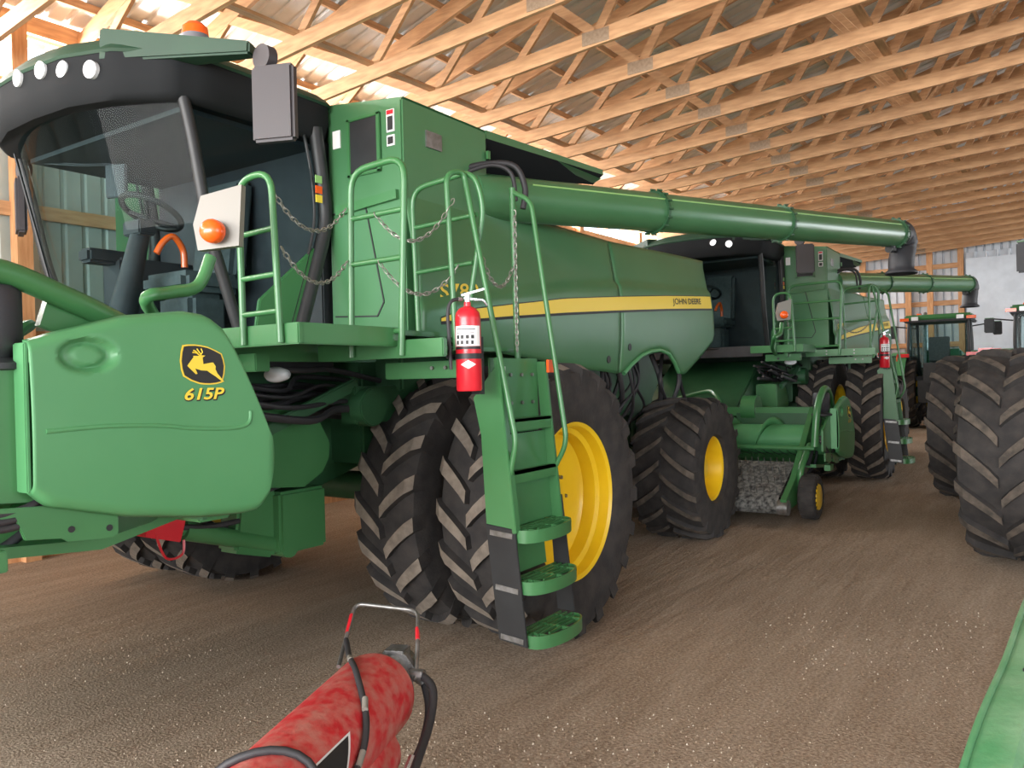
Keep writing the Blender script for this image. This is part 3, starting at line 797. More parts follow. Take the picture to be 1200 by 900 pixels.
    bolts(R, [(-2.222, -1.7+dy1, 2.09), (-2.222, -1.7+dy1, 2.05), (-2.222, -1.98+dy1, 2.09), (-2.222, -1.98+dy1, 2.05), (-1.522, -1.76, 2.03), (-1.522, -1.76, 1.985), (-1.522, -2.14, 2.03), (-1.522, -2.14, 1.985), (-1.222, -2.1, 1.9), (-1.222, -2.2, 1.9)], (-1, 0, 0), 'platform_bolts')
    # railings
    x = -2.235; y0 = -1.76
    rail(R, fillet([(x, -1.71+dy1, 2.03), (x, -1.70+dy1, 2.86), (x, -1.95+dy1, 2.87), (x, -1.99+dy1, 2.03)], .12, 6), .017, [((x, -1.71+dy1, 2.58), (x, -1.965+dy1, 2.59)), ((x, -1.71+dy1, 2.36), (x, -1.975+dy1, 2.365)), ((x, -1.71+dy1, 2.18), (x, -1.98+dy1, 2.185))])
    x = -1.535; y0, y1 = (-1.76, -2.2) if not ldx else (-1.2, -2.0)
    rail(R, fillet([(x, y0, 1.97), (x, y0-.03, 3.03), (x, y1, 3.05), (x, y1+.06, 1.97)], .13, 6), .019, [((x, y0-.02, 2.76), (x, y1+.015, 2.765)), ((x, y0-.015, 2.5), (x, y1+.03, 2.505)), ((x, y0, 2.1), (x, y1+.05, 2.105))])
    x = -1.02+ldx
    rail(R, fillet([(x, -1.83, 2.0), (x, -1.8, 3.02), (x, -2.28, 3.06), (x+.03, -2.33, 2.85), (x, -2.17, 2.0)], .12, 6), .017, [((x, -1.81, 2.78), (x, -2.3, 2.80)), ((x, -1.82, 2.5), (x, -2.26, 2.52))])
    # ladder
    xl, xr = -1.07+ldx, -.55+ldx
    yo = lambda z: -2.46-.16*(1.92-z)/1.6
    m = MB()
    m.prism([(yo(1.9)+.18, 1.72), (yo(1.9)+.0, 1.92), (yo(.95), .95), (yo(.95)+.2, .93), (yo(1.3)+.19, 1.5)], 'x', xl-.012, xl+.012)
    m.bar((xl, yo(1.95), 1.95), (xl, yo(.95), .95), .05, .03, upv=(0, 1, 0))
    m.prism([(yo(1.9)+.07, 1.93), (yo(1.9), 1.93), (yo(.95), .95), (yo(.95)+.09, .95)], 'x', xr-.012, xr+.012)
    m.b2(xl, xr, -2.40, -2.385, 1.5, 1.95)
    L = m.build('ladder', 'green', R, bevel=.004)
    m = MB()
    m.prism([(yo(.97)+.2, .99), (yo(.97)-.005, .97), (yo(.31)-.005, .31), (yo(.31)+.19, .33)], 'x', xl-.02, xl-.008); m.build('ladder_extension', 'black', L, bevel=.003)
    m = MB()
    m.prism([(yo(1.1)+.09, 1.1), (yo(1.1)-.005, 1.1), (yo(.36)-.005, .38), (yo(.36)+.12, .38)], 'x', xr+.008, xr+.02); m.build('ladder_extension', 'black', L, bevel=.003)
    for z in (.94, .63, .35):
        MB().bar((xl-.022, yo(z)+.17, z+.005), (xl-.022, yo(z)+.015, z-.008), .03, .006, upv=(1, 0, 0)).build('clamp_plate', 'steel', L)
    for z, full in ((1.57, 0), (1.27, 0), (.95, 1), (.66, 1), (.36, 1)):
        m = MB(); y = yo(z)
        if not full:
            m.b2(xl, xr, y, y+.03, z-.05, z+.02); m.b2(xl, xr, y, y+.09, z+.0, z+.02)
        else:
            n = 20; fr = [((xl+xr)/2-(xr-xl)/2*cos(pi*i/n), y-.12*sin(pi*(i/n))**.8-.01) for i in range(n+1)]
            m.add([p for a in fr for p in ((a[0], a[1], z-.058), (a[0], a[1], z+.016), (a[0], a[1]+.01, z+.016), (a[0], a[1]+.01, z-.058))], [(4*i+j, 4*i+(j+1) % 4, 4*i+4+(j+1) % 4, 4*i+4+j) for i in range(n) for j in range(4)]+[(0, 1, 2, 3), (4*n, 4*n+3, 4*n+2, 4*n+1)])
            m.b2(xl, xr, y+.085, y+.095, z-.05, z+.015)
            for i in (5, 10, 15): m.b2(fr[i][0]-.006, fr[i][0]+.006, fr[i][1], y+.09, z-.005, z+.014)
            for q in (.05, .01, -.03, -.07):
                hwid = (xr-xl)/2*(1 if q > -.02 else .8 if q > -.05 else .55); xm = (xl+xr)/2; m.b2(xm-hwid, xm+hwid, y+q-.006, y+q+.006, z, z+.016)
        m.build('step', 'green', L, bevel=.002)
    m = MB(); m.add([(xl, yo(1.5)+.06, 1.5), (xr, yo(1.5)+.06, 1.5), (xr, yo(.97)+.07, .97), (xl, yo(.97)+.07, .97)], [(0, 1, 2, 3)]); m.build('back_plate', 'green', L, smooth=0, solid=.006)
    m = MB(); m.add([(xl, yo(.93)+.08, .93), (xr-.12, yo(.93)+.08, .93), (xr-.12, yo(.7)+.08, .7), (xl, yo(.7)+.08, .7)], [(0, 1, 2, 3)]); m.build('kick_plate', 'green', L, smooth=0, solid=.006)
    m = MB(); m.b2(xr-.02, xr+.06, yo(1.9)-.03, yo(1.9)-.015, 1.86, 1.94); m.build('side_reflector', 'orange', L)
    m = MB(); m.box((xl+.09, -2.41, 1.86), (.10, .006, .08)); m.build('warning_decal', 'white', L)
    m = MB(); m.box((xl+.11, -2.41, 1.71), (.08, .006, .12)); m.box((xl+.11, -2.414, 1.76), (.08, .006, .025), 1); m.box((xl+.11, -2.414, 1.70), (.045, .006, .07), 2); m.build('warning_decal', ['white', 'stripe', 'decal_black'], L)
    bolts(L, [(xl+.2+.12*i, -2.402, z) for i in (0, 1, 2) for z in (1.68, 1.85)], (0, -1, 0), 'ladder_bolts')
    m = MB(); m.tube(fillet([(xl-.08, -2.22, 2.0), (xl-.12, -2.21, 3.02), (xl+.02, -2.23, 3.06), (xl, -2.57, 1.47), (xl, yo(1.28), 1.28)], .06, 5), .017, 10); m.build('handrail', 'green', R, smooth=60)
    m = MB(); m.tube(fillet([(xr, -2.25, 1.9), (xr, -2.24, 3.05)], .1), .02, 10); m.tube(fillet([(xr, -2.25, 3.02), (xr, -2.38, 2.95), (xr, -2.60, 1.42), (xr, yo(1.28)+.02, 1.26)], .08, 5), .016, 10); m.build('handrail', 'green', R, smooth=60)
    # chains
    chain(R, (-2.2, -1.92+dy1, 2.78), (-1.56, y0-.01, 2.82), .16); chain(R, (-2.2, -1.97+dy1, 2.5), (-1.56, y0-.01, 2.52), .15)
    if not ldx:
        chain(R, (-1.55, -1.98, 2.77), (-1.16, -2.24, 2.88), .2); chain(R, (-1.55, -2.0, 2.5), (-1.13, -2.24, 2.5), .18)
        chain(R, (-1.05, -2.28, 2.8), (-.56, -2.24, 2.55), .26); chain(R, (-.56, -2.26, 2.9), (-.6, -2.28, 2.0), .0)
    else:
        chain(R, (-1.55, -1.9, 2.5), (-.68, -2.24, 2.5), .2); chain(R, (-.55, -2.28, 2.8), (-.06, -2.24, 2.55), .26)
    # signal lamp on bent arm
    sx = opt.get('sigx', 0)
    m = MB(); m.tube(smooth_path([(-2.16, -1.2, 2.0), (-2.5, -1.5+dy1*.5, 2.08), (-2.86, -1.88+dy1, 2.20), (-2.76, -1.9+dy1, 2.24), (-2.62, -1.9+dy1, 2.28), (-2.55, -1.9+dy1, 2.42)], 5), .028, 10); sa = m.build('signal_arm', 'green', R, smooth=60)
    m = MB()
    poly = [(0, 0), (.20, .02), (.22, .30), (.02, .25), (-.02, .12)]
    m.add([(-2.56+p[0]*.55-.02, -1.85+dy1-p[0]*.75, 2.45+p[1]) for p in poly]+[(-2.54+p[0]*.55, -1.83+dy1-p[0]*.75, 2.45+p[1]) for p in poly], [tuple(range(5)), tuple(range(9, 4, -1))]+[(i, (i+1) % 5, 5+(i+1) % 5, 5+i) for i in range(5)])
    m.build('signal_panel', 'signal_grey', sa)
    m = MB(); m.lathe([(.001, -.035), (.03, -.033), (.05, -.015), (.055, 0), (.055, .03)], 'x', (0, 0, 0), 18); o = m.build('signal_lamp', 'orange', sa, smooth=60, loc=(-2.575, -1.945+dy1, 2.53), rot=(0, 0, radians(25)))
    return R
# ------------------------------------------------------------------ pickup header (in combine coordinates, lowered)
SH_TOP = [(-3.54, 1.30), (-3.45, 1.33), (-3.2, 1.40), (-2.95, 1.43), (-2.85, 1.42), (-2.78, 1.37), (-2.72, 1.26), (-2.65, 1.11), (-2.57, .93), (-2.55, .84)]
SH_BOT = [(-3.54, .80), (-3.50, .76), (-3.47, .745), (-3.2, .67), (-2.9, .62), (-2.70, .605), (-2.63, .61), (-2.585, .66), (-2.55, .80)]
def shield_y(x, z):
    zt = interp(x, SH_TOP); zb = interp(x, SH_BOT)
    e = min((-2.545-x)/.05, (zt-z)/.04, (z-zb)/.04)
    e = max(0, min(1, e)); y = -2.265-.04*sqrt(max(0, 1-(1-e)**2))-.02*sin(pi*max(0, min(1, (z-.6)/.8)))
    # hand hold
    d = sqrt(((x+3.345)/.085)**2+((z-1.255)/.05)**2)
    y += .028*max(0, min(1, (1.25-d)/.22))-.012*max(0, min(1, (.75-d)/.12))
    return y
def make_header(label, loc, dz):
    R = thing('pickup_header', label, 'header', (loc[0], loc[1], loc[2]+dz), 0, 'pickup headers on the combines')
    # frame
    m = MB(); m.b2(-2.85, -2.7, -2.25, 2.25, 1.16, 1.28); m.b2(-2.85, -2.7, -2.2, 2.2, .58, .68); m.b2(-2.85, -2.7, -.95, -.83, .6, 1.2); m.b2(-2.85, -2.7, .83, .95, .6, 1.2)
    m.build('frame_beam', 'green', R, bevel=.008)
    for s in (-1, 1): MB().b2(-2.87, -2.85, s*.84, s*2.25, .6, 1.2).build('back_sheet', 'green_dark', R)  # darker green than the frame: the sheet's lack of light is in its colour
    m = MB(); m.prism([(-2.85, .66), (-3.0, .6), (-3.2, .57), (-3.75, .62), (-3.75, .58), (-3.2, .53), (-2.85, .60)], 'y', -2.1, 2.1); m.build('floor_pan', 'green', R)
    for s in (-1, 1):
        m = MB(); m.prism([(-2.7, .6), (-2.7, 1.26), (-3.05, 1.28), (-3.60, 1.22), (-3.95, 1.05), (-3.95, .80), (-3.5, .76), (-3.3, .68)], 'y', s*2.21, s*2.235)
        m.b2(-3.78, -3.6, s*2.2, s*2.27, .55, .62)
        m.build('end_sheet', 'green', R, bevel=.004)
        # outer shield
        m = MB()
        xs = [-3.54, -3.53, -3.51]+[-3.49+.0125*i for i in range(24)]+[-3.19+.025*i for i in range(21)]+[-2.68, -2.66, -2.64, -2.62, -2.60, -2.585, -2.57, -2.56, -2.552]
        NZ = 72
        def fn(a, b):
            x = xs[int(round(a*(len(xs)-1)))]; zt = interp(x, SH_TOP); zb = interp(x, SH_BOT); z = zb+(zt-zb)*b
            return (x, shield_y(x, z)*-s, z)
        m.grid(fn, len(xs)-1, NZ); sh = m.build('end_shield', 'green_plastic', R, smooth=50, solid=.008)
        MB().b2(-3.552, -3.536, s*2.23, s*2.305, .80, 1.295).build('shield_flange', 'green_plastic', sh, bevel=.004)
        m = MB(); m.tube(smooth_path([(x, shield_y(x, z)*-s, z) for x, z in ((-3.50, 1.0), (-3.3, 1.005), (-3.1, .995), (-2.95, .975), (-2.80, .965), (-2.72, .97), (-2.69, .99), (-2.685, 1.03))], 5), .010, 8); m.build('pressed_bead', 'green_plastic', sh, smooth=60)
        if s < 0:
            K = .00203
            def lg(px, py, off):
                x = -2.9+(px-367)*K*.245; z = 1.222-(py-375)*K*.2; return (x, shield_y(x, z)-off, z)
            border = [(195, 190), (240, 182), (300, 180), (360, 187), (420, 200), (480, 228), (545, 265), (560, 320), (568, 390), (558, 470), (535, 550), (480, 565), (420, 570), (370, 568), (320, 560), (250, 530), (185, 485), (170, 420), (165, 340), (178, 250)]
            def poly(pts, off, name, mt):
                mm = MB(); cx = sum(p[0] for p in pts)/len(pts); cy = sum(p[1] for p in pts)/len(pts)
                bm = bmesh.new(); vs = [bm.verts.new((p[0], p[1], 0)) for p in pts]; f = bm.faces.new(vs); bmesh.ops.triangulate(bm, faces=[f])
                bm.verts.index_update()
                mm.add([lg(v.co.x, v.co.y, off) for v in bm.verts], [[v.index for v in f.verts] for f in bm.faces]); bm.free()
                return mm.build(name, mt, sh, smooth=0)
            sc = lambda k: [(367+(x-367)*k, 375+(y-375)*k) for x, y in border]
            poly(sc(1.06), .004, 'emblem_edge', 'decal_black'); poly(sc(1.0), .006, 'emblem_border', 'stripe'); poly(sc(.93), .008, 'emblem_field', 'decal_black')
            deer = [(278, 292), (330, 290), (350, 284), (388, 288), (362, 305), (350, 345), (365, 370), (430, 380), (452, 388), (441, 355), (455, 355), (476, 392), (472, 420), (487, 460), (548, 545), (528, 542), (470, 492), (420, 455), (395, 434), (340, 430), (290, 412), (246, 396), (308, 462), (292, 467), (222, 387), (233, 370), (293, 374), (305, 330), (300, 310), (282, 302)]
            poly(deer, .010, 'leaping_deer', 'stripe')
            m = MB()
            for pts in ([(340, 288), (362, 255), (352, 220)], [(335, 286), (310, 262), (275, 258)], [(345, 272), (325, 240), (315, 222)], [(322, 268), (300, 245), (284, 238)]):
                m.tube([lg(px, py, .011) for px, py in pts], .0026, 4)
            m.build('antlers', 'stripe', sh)
            def tx(off, dx=0, dz_=0): return lambda x, y: ((lambda X, Z: (X, shield_y(X, Z)-off, Z))(-2.9+x+dx, 1.108+y+dz_))
            text_on('615P', .05, .185, 'decal_black', tx(.005, .004, -.004), 'model_shadow', sh, bold=.05, shear=.25)
            text_on('615P', .047, .178, 'stripe', tx(.008), 'model_lettering', sh, bold=.02, shear=.25)
        # lower rail plate
        m = MB()
        pl = [(-3.95, .68), (-3.66, .65), (-3.62, .72), (-3.57, .72), (-3.54, .64), (-3.42, .625), (-3.40, .61), (-3.24, .595), (-3.22, .61), (-3.22, .70), (-3.4, .74), (-3.95, .78)]
        m.prism(pl, 'y', s*2.24, s*2.255); m.build('lower_rail', 'green', R, bevel=.003)
        m = MB()
        for (x, z) in ((-3.39, .652), (-3.255, .635)): m.cyl((x, s*2.258, z), (x, s*2.25, z), .012, 10)
        m.build('rail_hole', 'black', R)
    # auger with flighting
    m = MB(); m.tube([(-3.2, -2.18, .88), (-3.2, 2.18, .88)], .19, 28); au = m.build('cross_auger', 'green_pale' if False else 'green_plastic', R, smooth=60)
    for s in (-1, 1):
        m = MB(); N = 90
        def fn(a, b):
            y = s*(2.16-1.5*a); t = -s*2*pi*2.6*a; r = .19+.10*b
            return (-3.2+r*cos(t), y, .88+r*sin(t))
        m.grid(fn, N, 1); m.build('flighting', 'green_plastic', au, smooth=60, solid=.006)
    m = MB()
    for i in range(14):
        t = i*2.4; y = -.6+i*.092; m.cyl((-3.2+.18*cos(t), y, .88+.18*sin(t)), (-3.2+.29*cos(t), y, .88+.29*sin(t)), .009, 6)
    m.build('auger_fingers', 'steel', au)
    # belt pickup
    m = MB()
    def fb(a, b):
        y = -1.86+3.72*a; L = [(-3.72, .58), (-3.74, .64), (-3.8, .64), (-4.5, .32), (-4.58, .26), (-4.6, .18), (-4.55, .12), (-3.8, .42), (-3.73, .5), (-3.72, .58)]
        k = b*9; i = min(int(k), 8); f = k-i; return (L[i][0]*(1-f)+L[i+1][0]*f, y, L[i][1]*(1-f)+L[i+1][1]*f)
    m.grid(fb, 24, 9); m.build('pickup_belt', 'belt', R, smooth=50)
    m = MB()
    for j in range(48):
        y = -1.82+3.64*j/47
        for i in range(4):
            x = -4.45+.2*i; z = .335+.092*i
            m.tube([(x, y, z), (x-.03, y, z+.09)], .006, 4)
    m.build('belt_tines', 'steel', R)['kind'] = 'stuff'
    for s in (-1, 1):
        m = MB(); m.prism([(-2.95, 1.22), (-3.05, 1.3), (-3.2, 1.28), (-3.78, .82), (-4.2, .5), (-4.62, .3), (-4.6, .16), (-4.2, .18), (-3.7, .3), (-3.55, .6), (-3.15, 1.1)], 'y', s*1.9, s*1.97)
        ar = m.build('pickup_arm', 'green', R, bevel=.006)
        m = MB(); m.tube([(-4.56, s*1.86, .2), (-4.56, s*1.98, .2)], .09, 14); m.build('roller_end', 'steel', ar); MB().tube([(-3.76, s*1.86, .56), (-3.76, s*1.98, .56)], .075, 14).build('roller_end', 'steel', ar)
        m = MB(); m.tube(smooth_path([(-4.05, s*1.98, .3), (-4.1, s*2.0, .55), (-3.95, s*2.02, .72), (-3.7, s*2.02, .85)]), .04, 8); m.build('gauge_wheel_arm', 'green', R, smooth=60)
        wheel('gauge', 'gauge_wheel', R, (-4.05, s*2.1, .27), s)
        # wind guard arm: long tapered tube from the end sheet out over the pickup
        m = MB(); m.tube(smooth_path([(-2.95, s*2.12, 1.31), (-3.1, s*2.14, 1.37), (-3.34, s*2.18, 1.46), (-3.6, s*2.2, 1.54), (-3.8, s*2.2, 1.50), (-3.98, s*2.18, 1.3), (-4.02, s*2.15, .86)], 6), .042, 14); m.bar((-3.0, s*2.12, 1.28), (-3.42, s*2.16, 1.42), .03, .12); m.build('wind_guard_arm', 'green', R, smooth=60)
        m = MB(); m.lathe([(.001, 1.52), (.085, 1.52), (.1, 1.50), (.1, 1.32), (.085, 1.30), (.075, 1.28), (.12, 1.26), (.12, 1.24), (.02, 1.22)], 'z', (-3.585, s*2.14, -.03), 24); m.build('float_accumulator', 'black_plastic', R, smooth=40)
        m = MB()
        for k in range(3): m.tube(smooth_path([(-3.95, s*2.2, .98-.03*k), (-3.7, s*2.24, .76-.02*k), (-3.55, s*2.24, .74-.025*k), (-3.4, s*2.22, .80-.02*k), (-3.3, s*2.15, .82)]), .014, 8)
        m.build('header_hoses', 'hose', R, smooth=60)
        m = MB(); m.tube(smooth_path([(-3.4, s*1.95, 1.0), (-3.3, s*2.0, .8), (-3.45, s*2.02, .62), (-3.7, s*1.99, .5)]), .018, 8); m.tube([(-3.3, s*2.05, 1.15), (-3.75, s*2.0, .6)], .03, 10); m.build('float_spring', 'black_plastic', R, smooth=60)
    m = MB(); m.tube([(-4.02, -2.15, .84), (-4.02, 2.15, .84)], .025, 10); 
    m.build('wind_guard_bar', 'green', R)
    m = MB()
    for j in range(40):
        y = -1.9+3.8*j/39; m.tube([(-4.02, y, .84), (-3.8, y, .76), (-3.5, y, .70)], .006, 4)
    m.build('wind_guard_rods', 'black', R)
    m = MB(); m.tube(smooth_path([(-2.8, -.6, 1.3), (-2.75, -.5, 1.45), (-2.6, -.3, 1.5), (-2.6, .3, 1.35)]), .03, 8); m.tube(smooth_path([(-2.8, -.9, 1.3), (-2.7, -.9, 1.42), (-2.65, -1.1, 1.35)]), .02, 8); m.lathe([(.001, -.1), (.19, -.1), (.19, .1), (.001, .1)], 'y', (-2.72, -1.0, 1.25), 20)
    m.build('drive_guard', 'green', R, smooth=40)
    return R

# ------------------------------------------------------------------ fire extinguisher
def extinguisher(label, loc):
    R = thing('fire_extinguisher', label, 'extinguisher', loc, 0, 'fire extinguishers on the combine ladders')
    m = MB(); m.lathe([(.001, 0), (.066, 0), (.071, .01), (.071, .40), (.066, .43), (.045, .455), (.02, .465), (.018, .49)], 'z', (0, 0, 0), 28); m.build('cylinder', 'red', R, smooth=40)
    m = MB()
    def lab(a0, a1, z0, z1, mi, r=.0725):
        n = 14
        vs = []
        for i in range(n+1):
            a = a0+(a1-a0)*i/n
            for z in (z0, z1): vs.append((r*cos(a), r*sin(a), z))
        m.add(vs, [(2*i, 2*i+2, 2*i+3, 2*i+1) for i in range(n)], mi)
    c0 = radians(-145)
    lab(c0-1.15, c0+1.1, .245, .355, 0); lab(c0-1.0, c0+.6, .335, .34, 1, .0728); lab(c0-1.0, c0+.5, .315, .318, 1, .0728)
    for k in range(4): lab(c0-.95+.4*k, c0-.7+.4*k, .285, .305, 1, .0728); 
    for k in range(4): lab(c0-.95+.4*k, c0-.75+.4*k, .255, .275, 1, .0728)
    lab(c0-1.2, c0+1.2, .228, .243, 1, .0726)
    m.build('instruction_label', ['white', 'decal_black'], R, smooth=60)
    m = MB(); n = 8
    vs = []
    for i in range(n+1):
        a = c0-.6+1.2*i/n; h = .024*(1-abs(2*i/n-1)); 
        for z in (.145-h, .145+h): vs.append((.0728*cos(a), .0728*sin(a), z))
    m.add(vs, [(2*i, 2*i+2, 2*i+3, 2*i+1) for i in range(n)]); m.build('maker_diamond', 'white', R, smooth=60)
    m = MB(); m.cyl((0, 0, .485), (0, 0, .53), .018, 12); m.bar((-.03, .02, .525), (.09, -.05, .565), .016, .012); m.bar((-.02, .01, .51), (.08, -.05, .50), .014, .012); m.cyl((-.02, .02, .505), (-.045, .03, .505), .012, 8); m.tube(smooth_path([(.02, -.03, .5), (.06, -.06, .5), (.09, -.07, .47)]), .006, 6)
    m.build('valve', 'chrome', R, bevel=.002)
    m = MB(); m.tube(smooth_path([(-.04, .03, .505), (-.085, .045, .49), (-.105, .055, .43), (-.1, .055, .3), (-.095, .05, .12)]), .010, 8); m.build('hose', 'hose', R, smooth=60)
    m = MB(); m.lathe([(.0735, .175), (.076, .175), (.076, .205), (.0735, .205)], 'z', (0, 0, 0), 28); m.b2(.06, .1, -.03, .03, -.02, .3); m.b2(-.1, .11, .066, .078, .18, .2)
    m.build('bracket', 'black', R)
    return R
# ------------------------------------------------------------------ tractors (forward +x, rear axle at origin)
WM['tractor_rear'] = wheel_meshes('tractor_rear', .98, .70, .52, 17, .06, 1, .082, 'lug_dark', -.1, 42)
WM['tractor_front'] = wheel_meshes('tractor_front', .82, .54, .42, 18, .05, 1, .055, 'lug_dark', -.1, 36)
def make_tractor(label, loc, rz, fourwd=False, outer=1.95, wb=3.0, front=None, mirror=1.3):
    R = thing('tractor', label, 'tractor', loc, rz, 'tractors parked in the barn')
    hr = .98; ft = 'tractor_rear' if fourwd else 'tractor_front'; hf = .98 if fourwd else .82
    yr = outer-.35; yf = front or outer-.32
    for s in (-1, 1):
        wheel('tractor_rear', 'rear_wheel', R, (0, s*yr, hr), s); wheel(ft, 'front_wheel', R, (wb, s*yf, hf), s)
        if fourwd: wheel(ft, 'front_wheel', R, (wb, s*(yf-.85), hf), s)
    m = MB(); m.tube([(0, -yr, hr), (0, yr, hr)], .13, 14); m.tube([(wb, -yf, hf), (wb, yf, hf)], .11, 14); m.b2(-.5, wb+.9, -.32, .32, .75, 1.35); m.build('chassis', 'green_dark', R, bevel=.02)
    hz = .25 if fourwd else 0
    cx0, cx1 = (.9, 2.5) if fourwd else (-.35, 1.25)
    m = MB(); m.prism([(cx1-.05, 1.2), (cx1-.05, 2.15+hz), (wb+.9, 1.95+hz), (wb+1.05, 1.75+hz), (wb+1.05, 1.15)], 'y', -.42, .42); m.build('hood', 'green', R, bevel=.06)
    m = MB()
    for s in (-1, 1): m.bar((cx1+.3, s*.426, 1.95+hz), (wb+.8, s*.426, 1.8+hz), .01, .08)
    m.build('hood_stripe', 'stripe', R)
    # cab
    z0, z1 = 1.4+hz, 2.85+hz
    P = [(cx0, .72), (cx1, .68)]
    m = MB()
    for x, y in P:
        for s in (-1, 1): m.tube(smooth_path([(x+(.08 if x == cx0 else -.05), s*(y-.05), z0), (x, s*y, (z0+z1)/2), (x+(.05 if x == cx0 else -.15), s*(y-.02), z1)]), .04, 8)
    for s in (-1, 1): m.tube([((cx0+cx1)/2-.2, s*.72, z0), ((cx0+cx1)/2-.25, s*.73, z1)], .03, 8)
    m.b2(cx0, cx1, -.7, .7, z0-.12, z0); m.build('cab_frame', 'black', R, smooth=60)
    m = MB()
    for s in (-1, 1): m.add([(cx0+.06, s*.69, z0), (cx1-.05, s*.66, z0), (cx1-.15, s*.68, z1), (cx0+.05, s*.7, z1)], [(0, 1, 2, 3)])
    m.add([(cx0+.06, -.68, z0), (cx0+.06, .68, z0), (cx0+.03, .7, z1), (cx0+.03, -.7, z1)], [(0, 1, 2, 3)]); m.add([(cx1-.05, -.66, z0), (cx1-.05, .66, z0), (cx1-.15, .68, z1), (cx1-.15, -.68, z1)], [(0, 1, 2, 3)])
    m.build('cab_glass', 'glass', R, smooth=0)
    m = MB(); m.b2(cx0+.3, cx0+.75, -.25, .25, z0+.3, z0+.45); m.b2(cx0+.2, cx0+.34, -.25, .25, z0+.4, z0+1.05); m.tube([(cx1-.3, 0, z0), (cx1-.5, 0, z0+.65)], .05, 8); m.build('operator_seat', 'seat', R, bevel=.03)
    m = MB(); m.b2(cx0-.1, cx1+.0, -.82, .82, z1, z1+.07); rf = m.build('cab_roof', 'black_plastic', R, bevel=.03)
    m = MB(); m.prism([(cx0-.12, z1+.06), (cx0-.05, z1+.2), (cx1-.2, z1+.22), (cx1+.02, z1+.08)], 'y', -.8, .8); m.build('roof_cap', 'green', rf, bevel=.04)
    m = MB()
    for s in (-1, 1): m.b2(cx0-.13, cx0-.09, s*.45, s*.62, z1+.05, z1+.15)
    m.build('rear_lamp', 'lens', rf)
    m = MB()
    for s in (-1, 1): m.b2(cx0-.12, cx0-.02, s*.68, s*.9, z1+.04, z1+.12)
    m.build('flasher', 'orange', rf)
    m = MB(); m.tube([(cx0+.5, .5, z1+.2), (cx0+.5, .5, z1+.27)], .06, 12); m.build('beacon', 'orange', rf)
    # fenders
    for s in (-1, 1):
      if not fourwd:
          m = MB(); n = 10
          ri, ro = hr+.06, hr+.10
          yi, yo_ = s*.75, s*(yr+.28)
          vs = []
          for i in range(n+1):
              a = radians(30+125*i/n)
              for r_, y in ((ri, yi), (ri, yo_), (ro, yo_), (ro, yi)): vs.append((-r_*cos(pi-a)*1.0, y, hr+r_*sin(a)))
          fs = []
          for i in range(n):
              o = i*4
              for j in range(4): fs.append((o+j, o+(j+1) % 4, o+4+(j+1) % 4, o+4+j))
          fs += [(0, 3, 2, 1), tuple(n*4+j for j in range(4))]
          m.add(vs, fs); f = m.build('fender', 'green_plastic', R, smooth=40)
          m = MB(); m.box((-.62, s*(yr-.05), hr+.98), (.06, .3, .1)); m.build('tail_light', 'red_lens', f, bevel=.01)
          m = MB(); m.tube([(-hr*1.09*cos(radians(a)), s*(yr+.3), hr+hr*1.09*sin(radians(a))) for a in range(-25, 75, 8)], .025, 8); m.build('fender_edge', 'green_pale', f, smooth=60)
      if True:
        m = MB(); m.bar((cx0-.15, s*.8, z0+.55), (cx0-.2, s*1.45, z0+.5), .05, .06); m.box((cx0-.2, s*1.3, z0+.62), (.05, .3, .12), 1); m.box((cx0-.2, s*1.3, z0+.46), (.05, .3, .1), 2); m.build('warning_lamp', ['black', 'red_lens', 'orange'], R)
        m = MB(); mx = cx1-.2
        m.tube([(mx, s*.7, z1-.1), (mx+.05, s*(mirror-.05), z1-.02)], .018, 8); mm = m.build('mirror_arm', 'black', R)
        m = MB(); m.box((mx+.0, s*mirror, z1-.04+(0 if fourwd else -.15)), (.06, .22, .36)); m.build('mirror', 'black_plastic', mm, bevel=.02)
        m = MB(); m.box((mx+.0, s*mirror, z1+.145+(0 if fourwd else -.15)), (.065, .2, .015)); m.build('mirror_trim', 'green', mm)
    m = MB(); m.tube([(cx1+.15, .5, 1.6+hz), (cx1+.15, .5, 3.0+hz)], .08, 14); m.tube(smooth_path([(cx1+.15, .5, 2.95+hz), (cx1+.15, .5, 3.1+hz), (cx1+.25, .5, 3.2+hz)]), .05, 10); m.build('exhaust_stack', 'steel', R, smooth=50)
    m = MB(); m.b2(-.9, -.4, -.45, .45, .7, 1.3); 
    for s in (-1, 1): m.bar((-.5, s*.4, .75), (-1.3, s*.45, .6), .06, .1)
    m.b2(-1.0, -.7, -.3, .3, 1.2, 1.75); m.build('rear_hitch', 'black', R, bevel=.015)
    return R

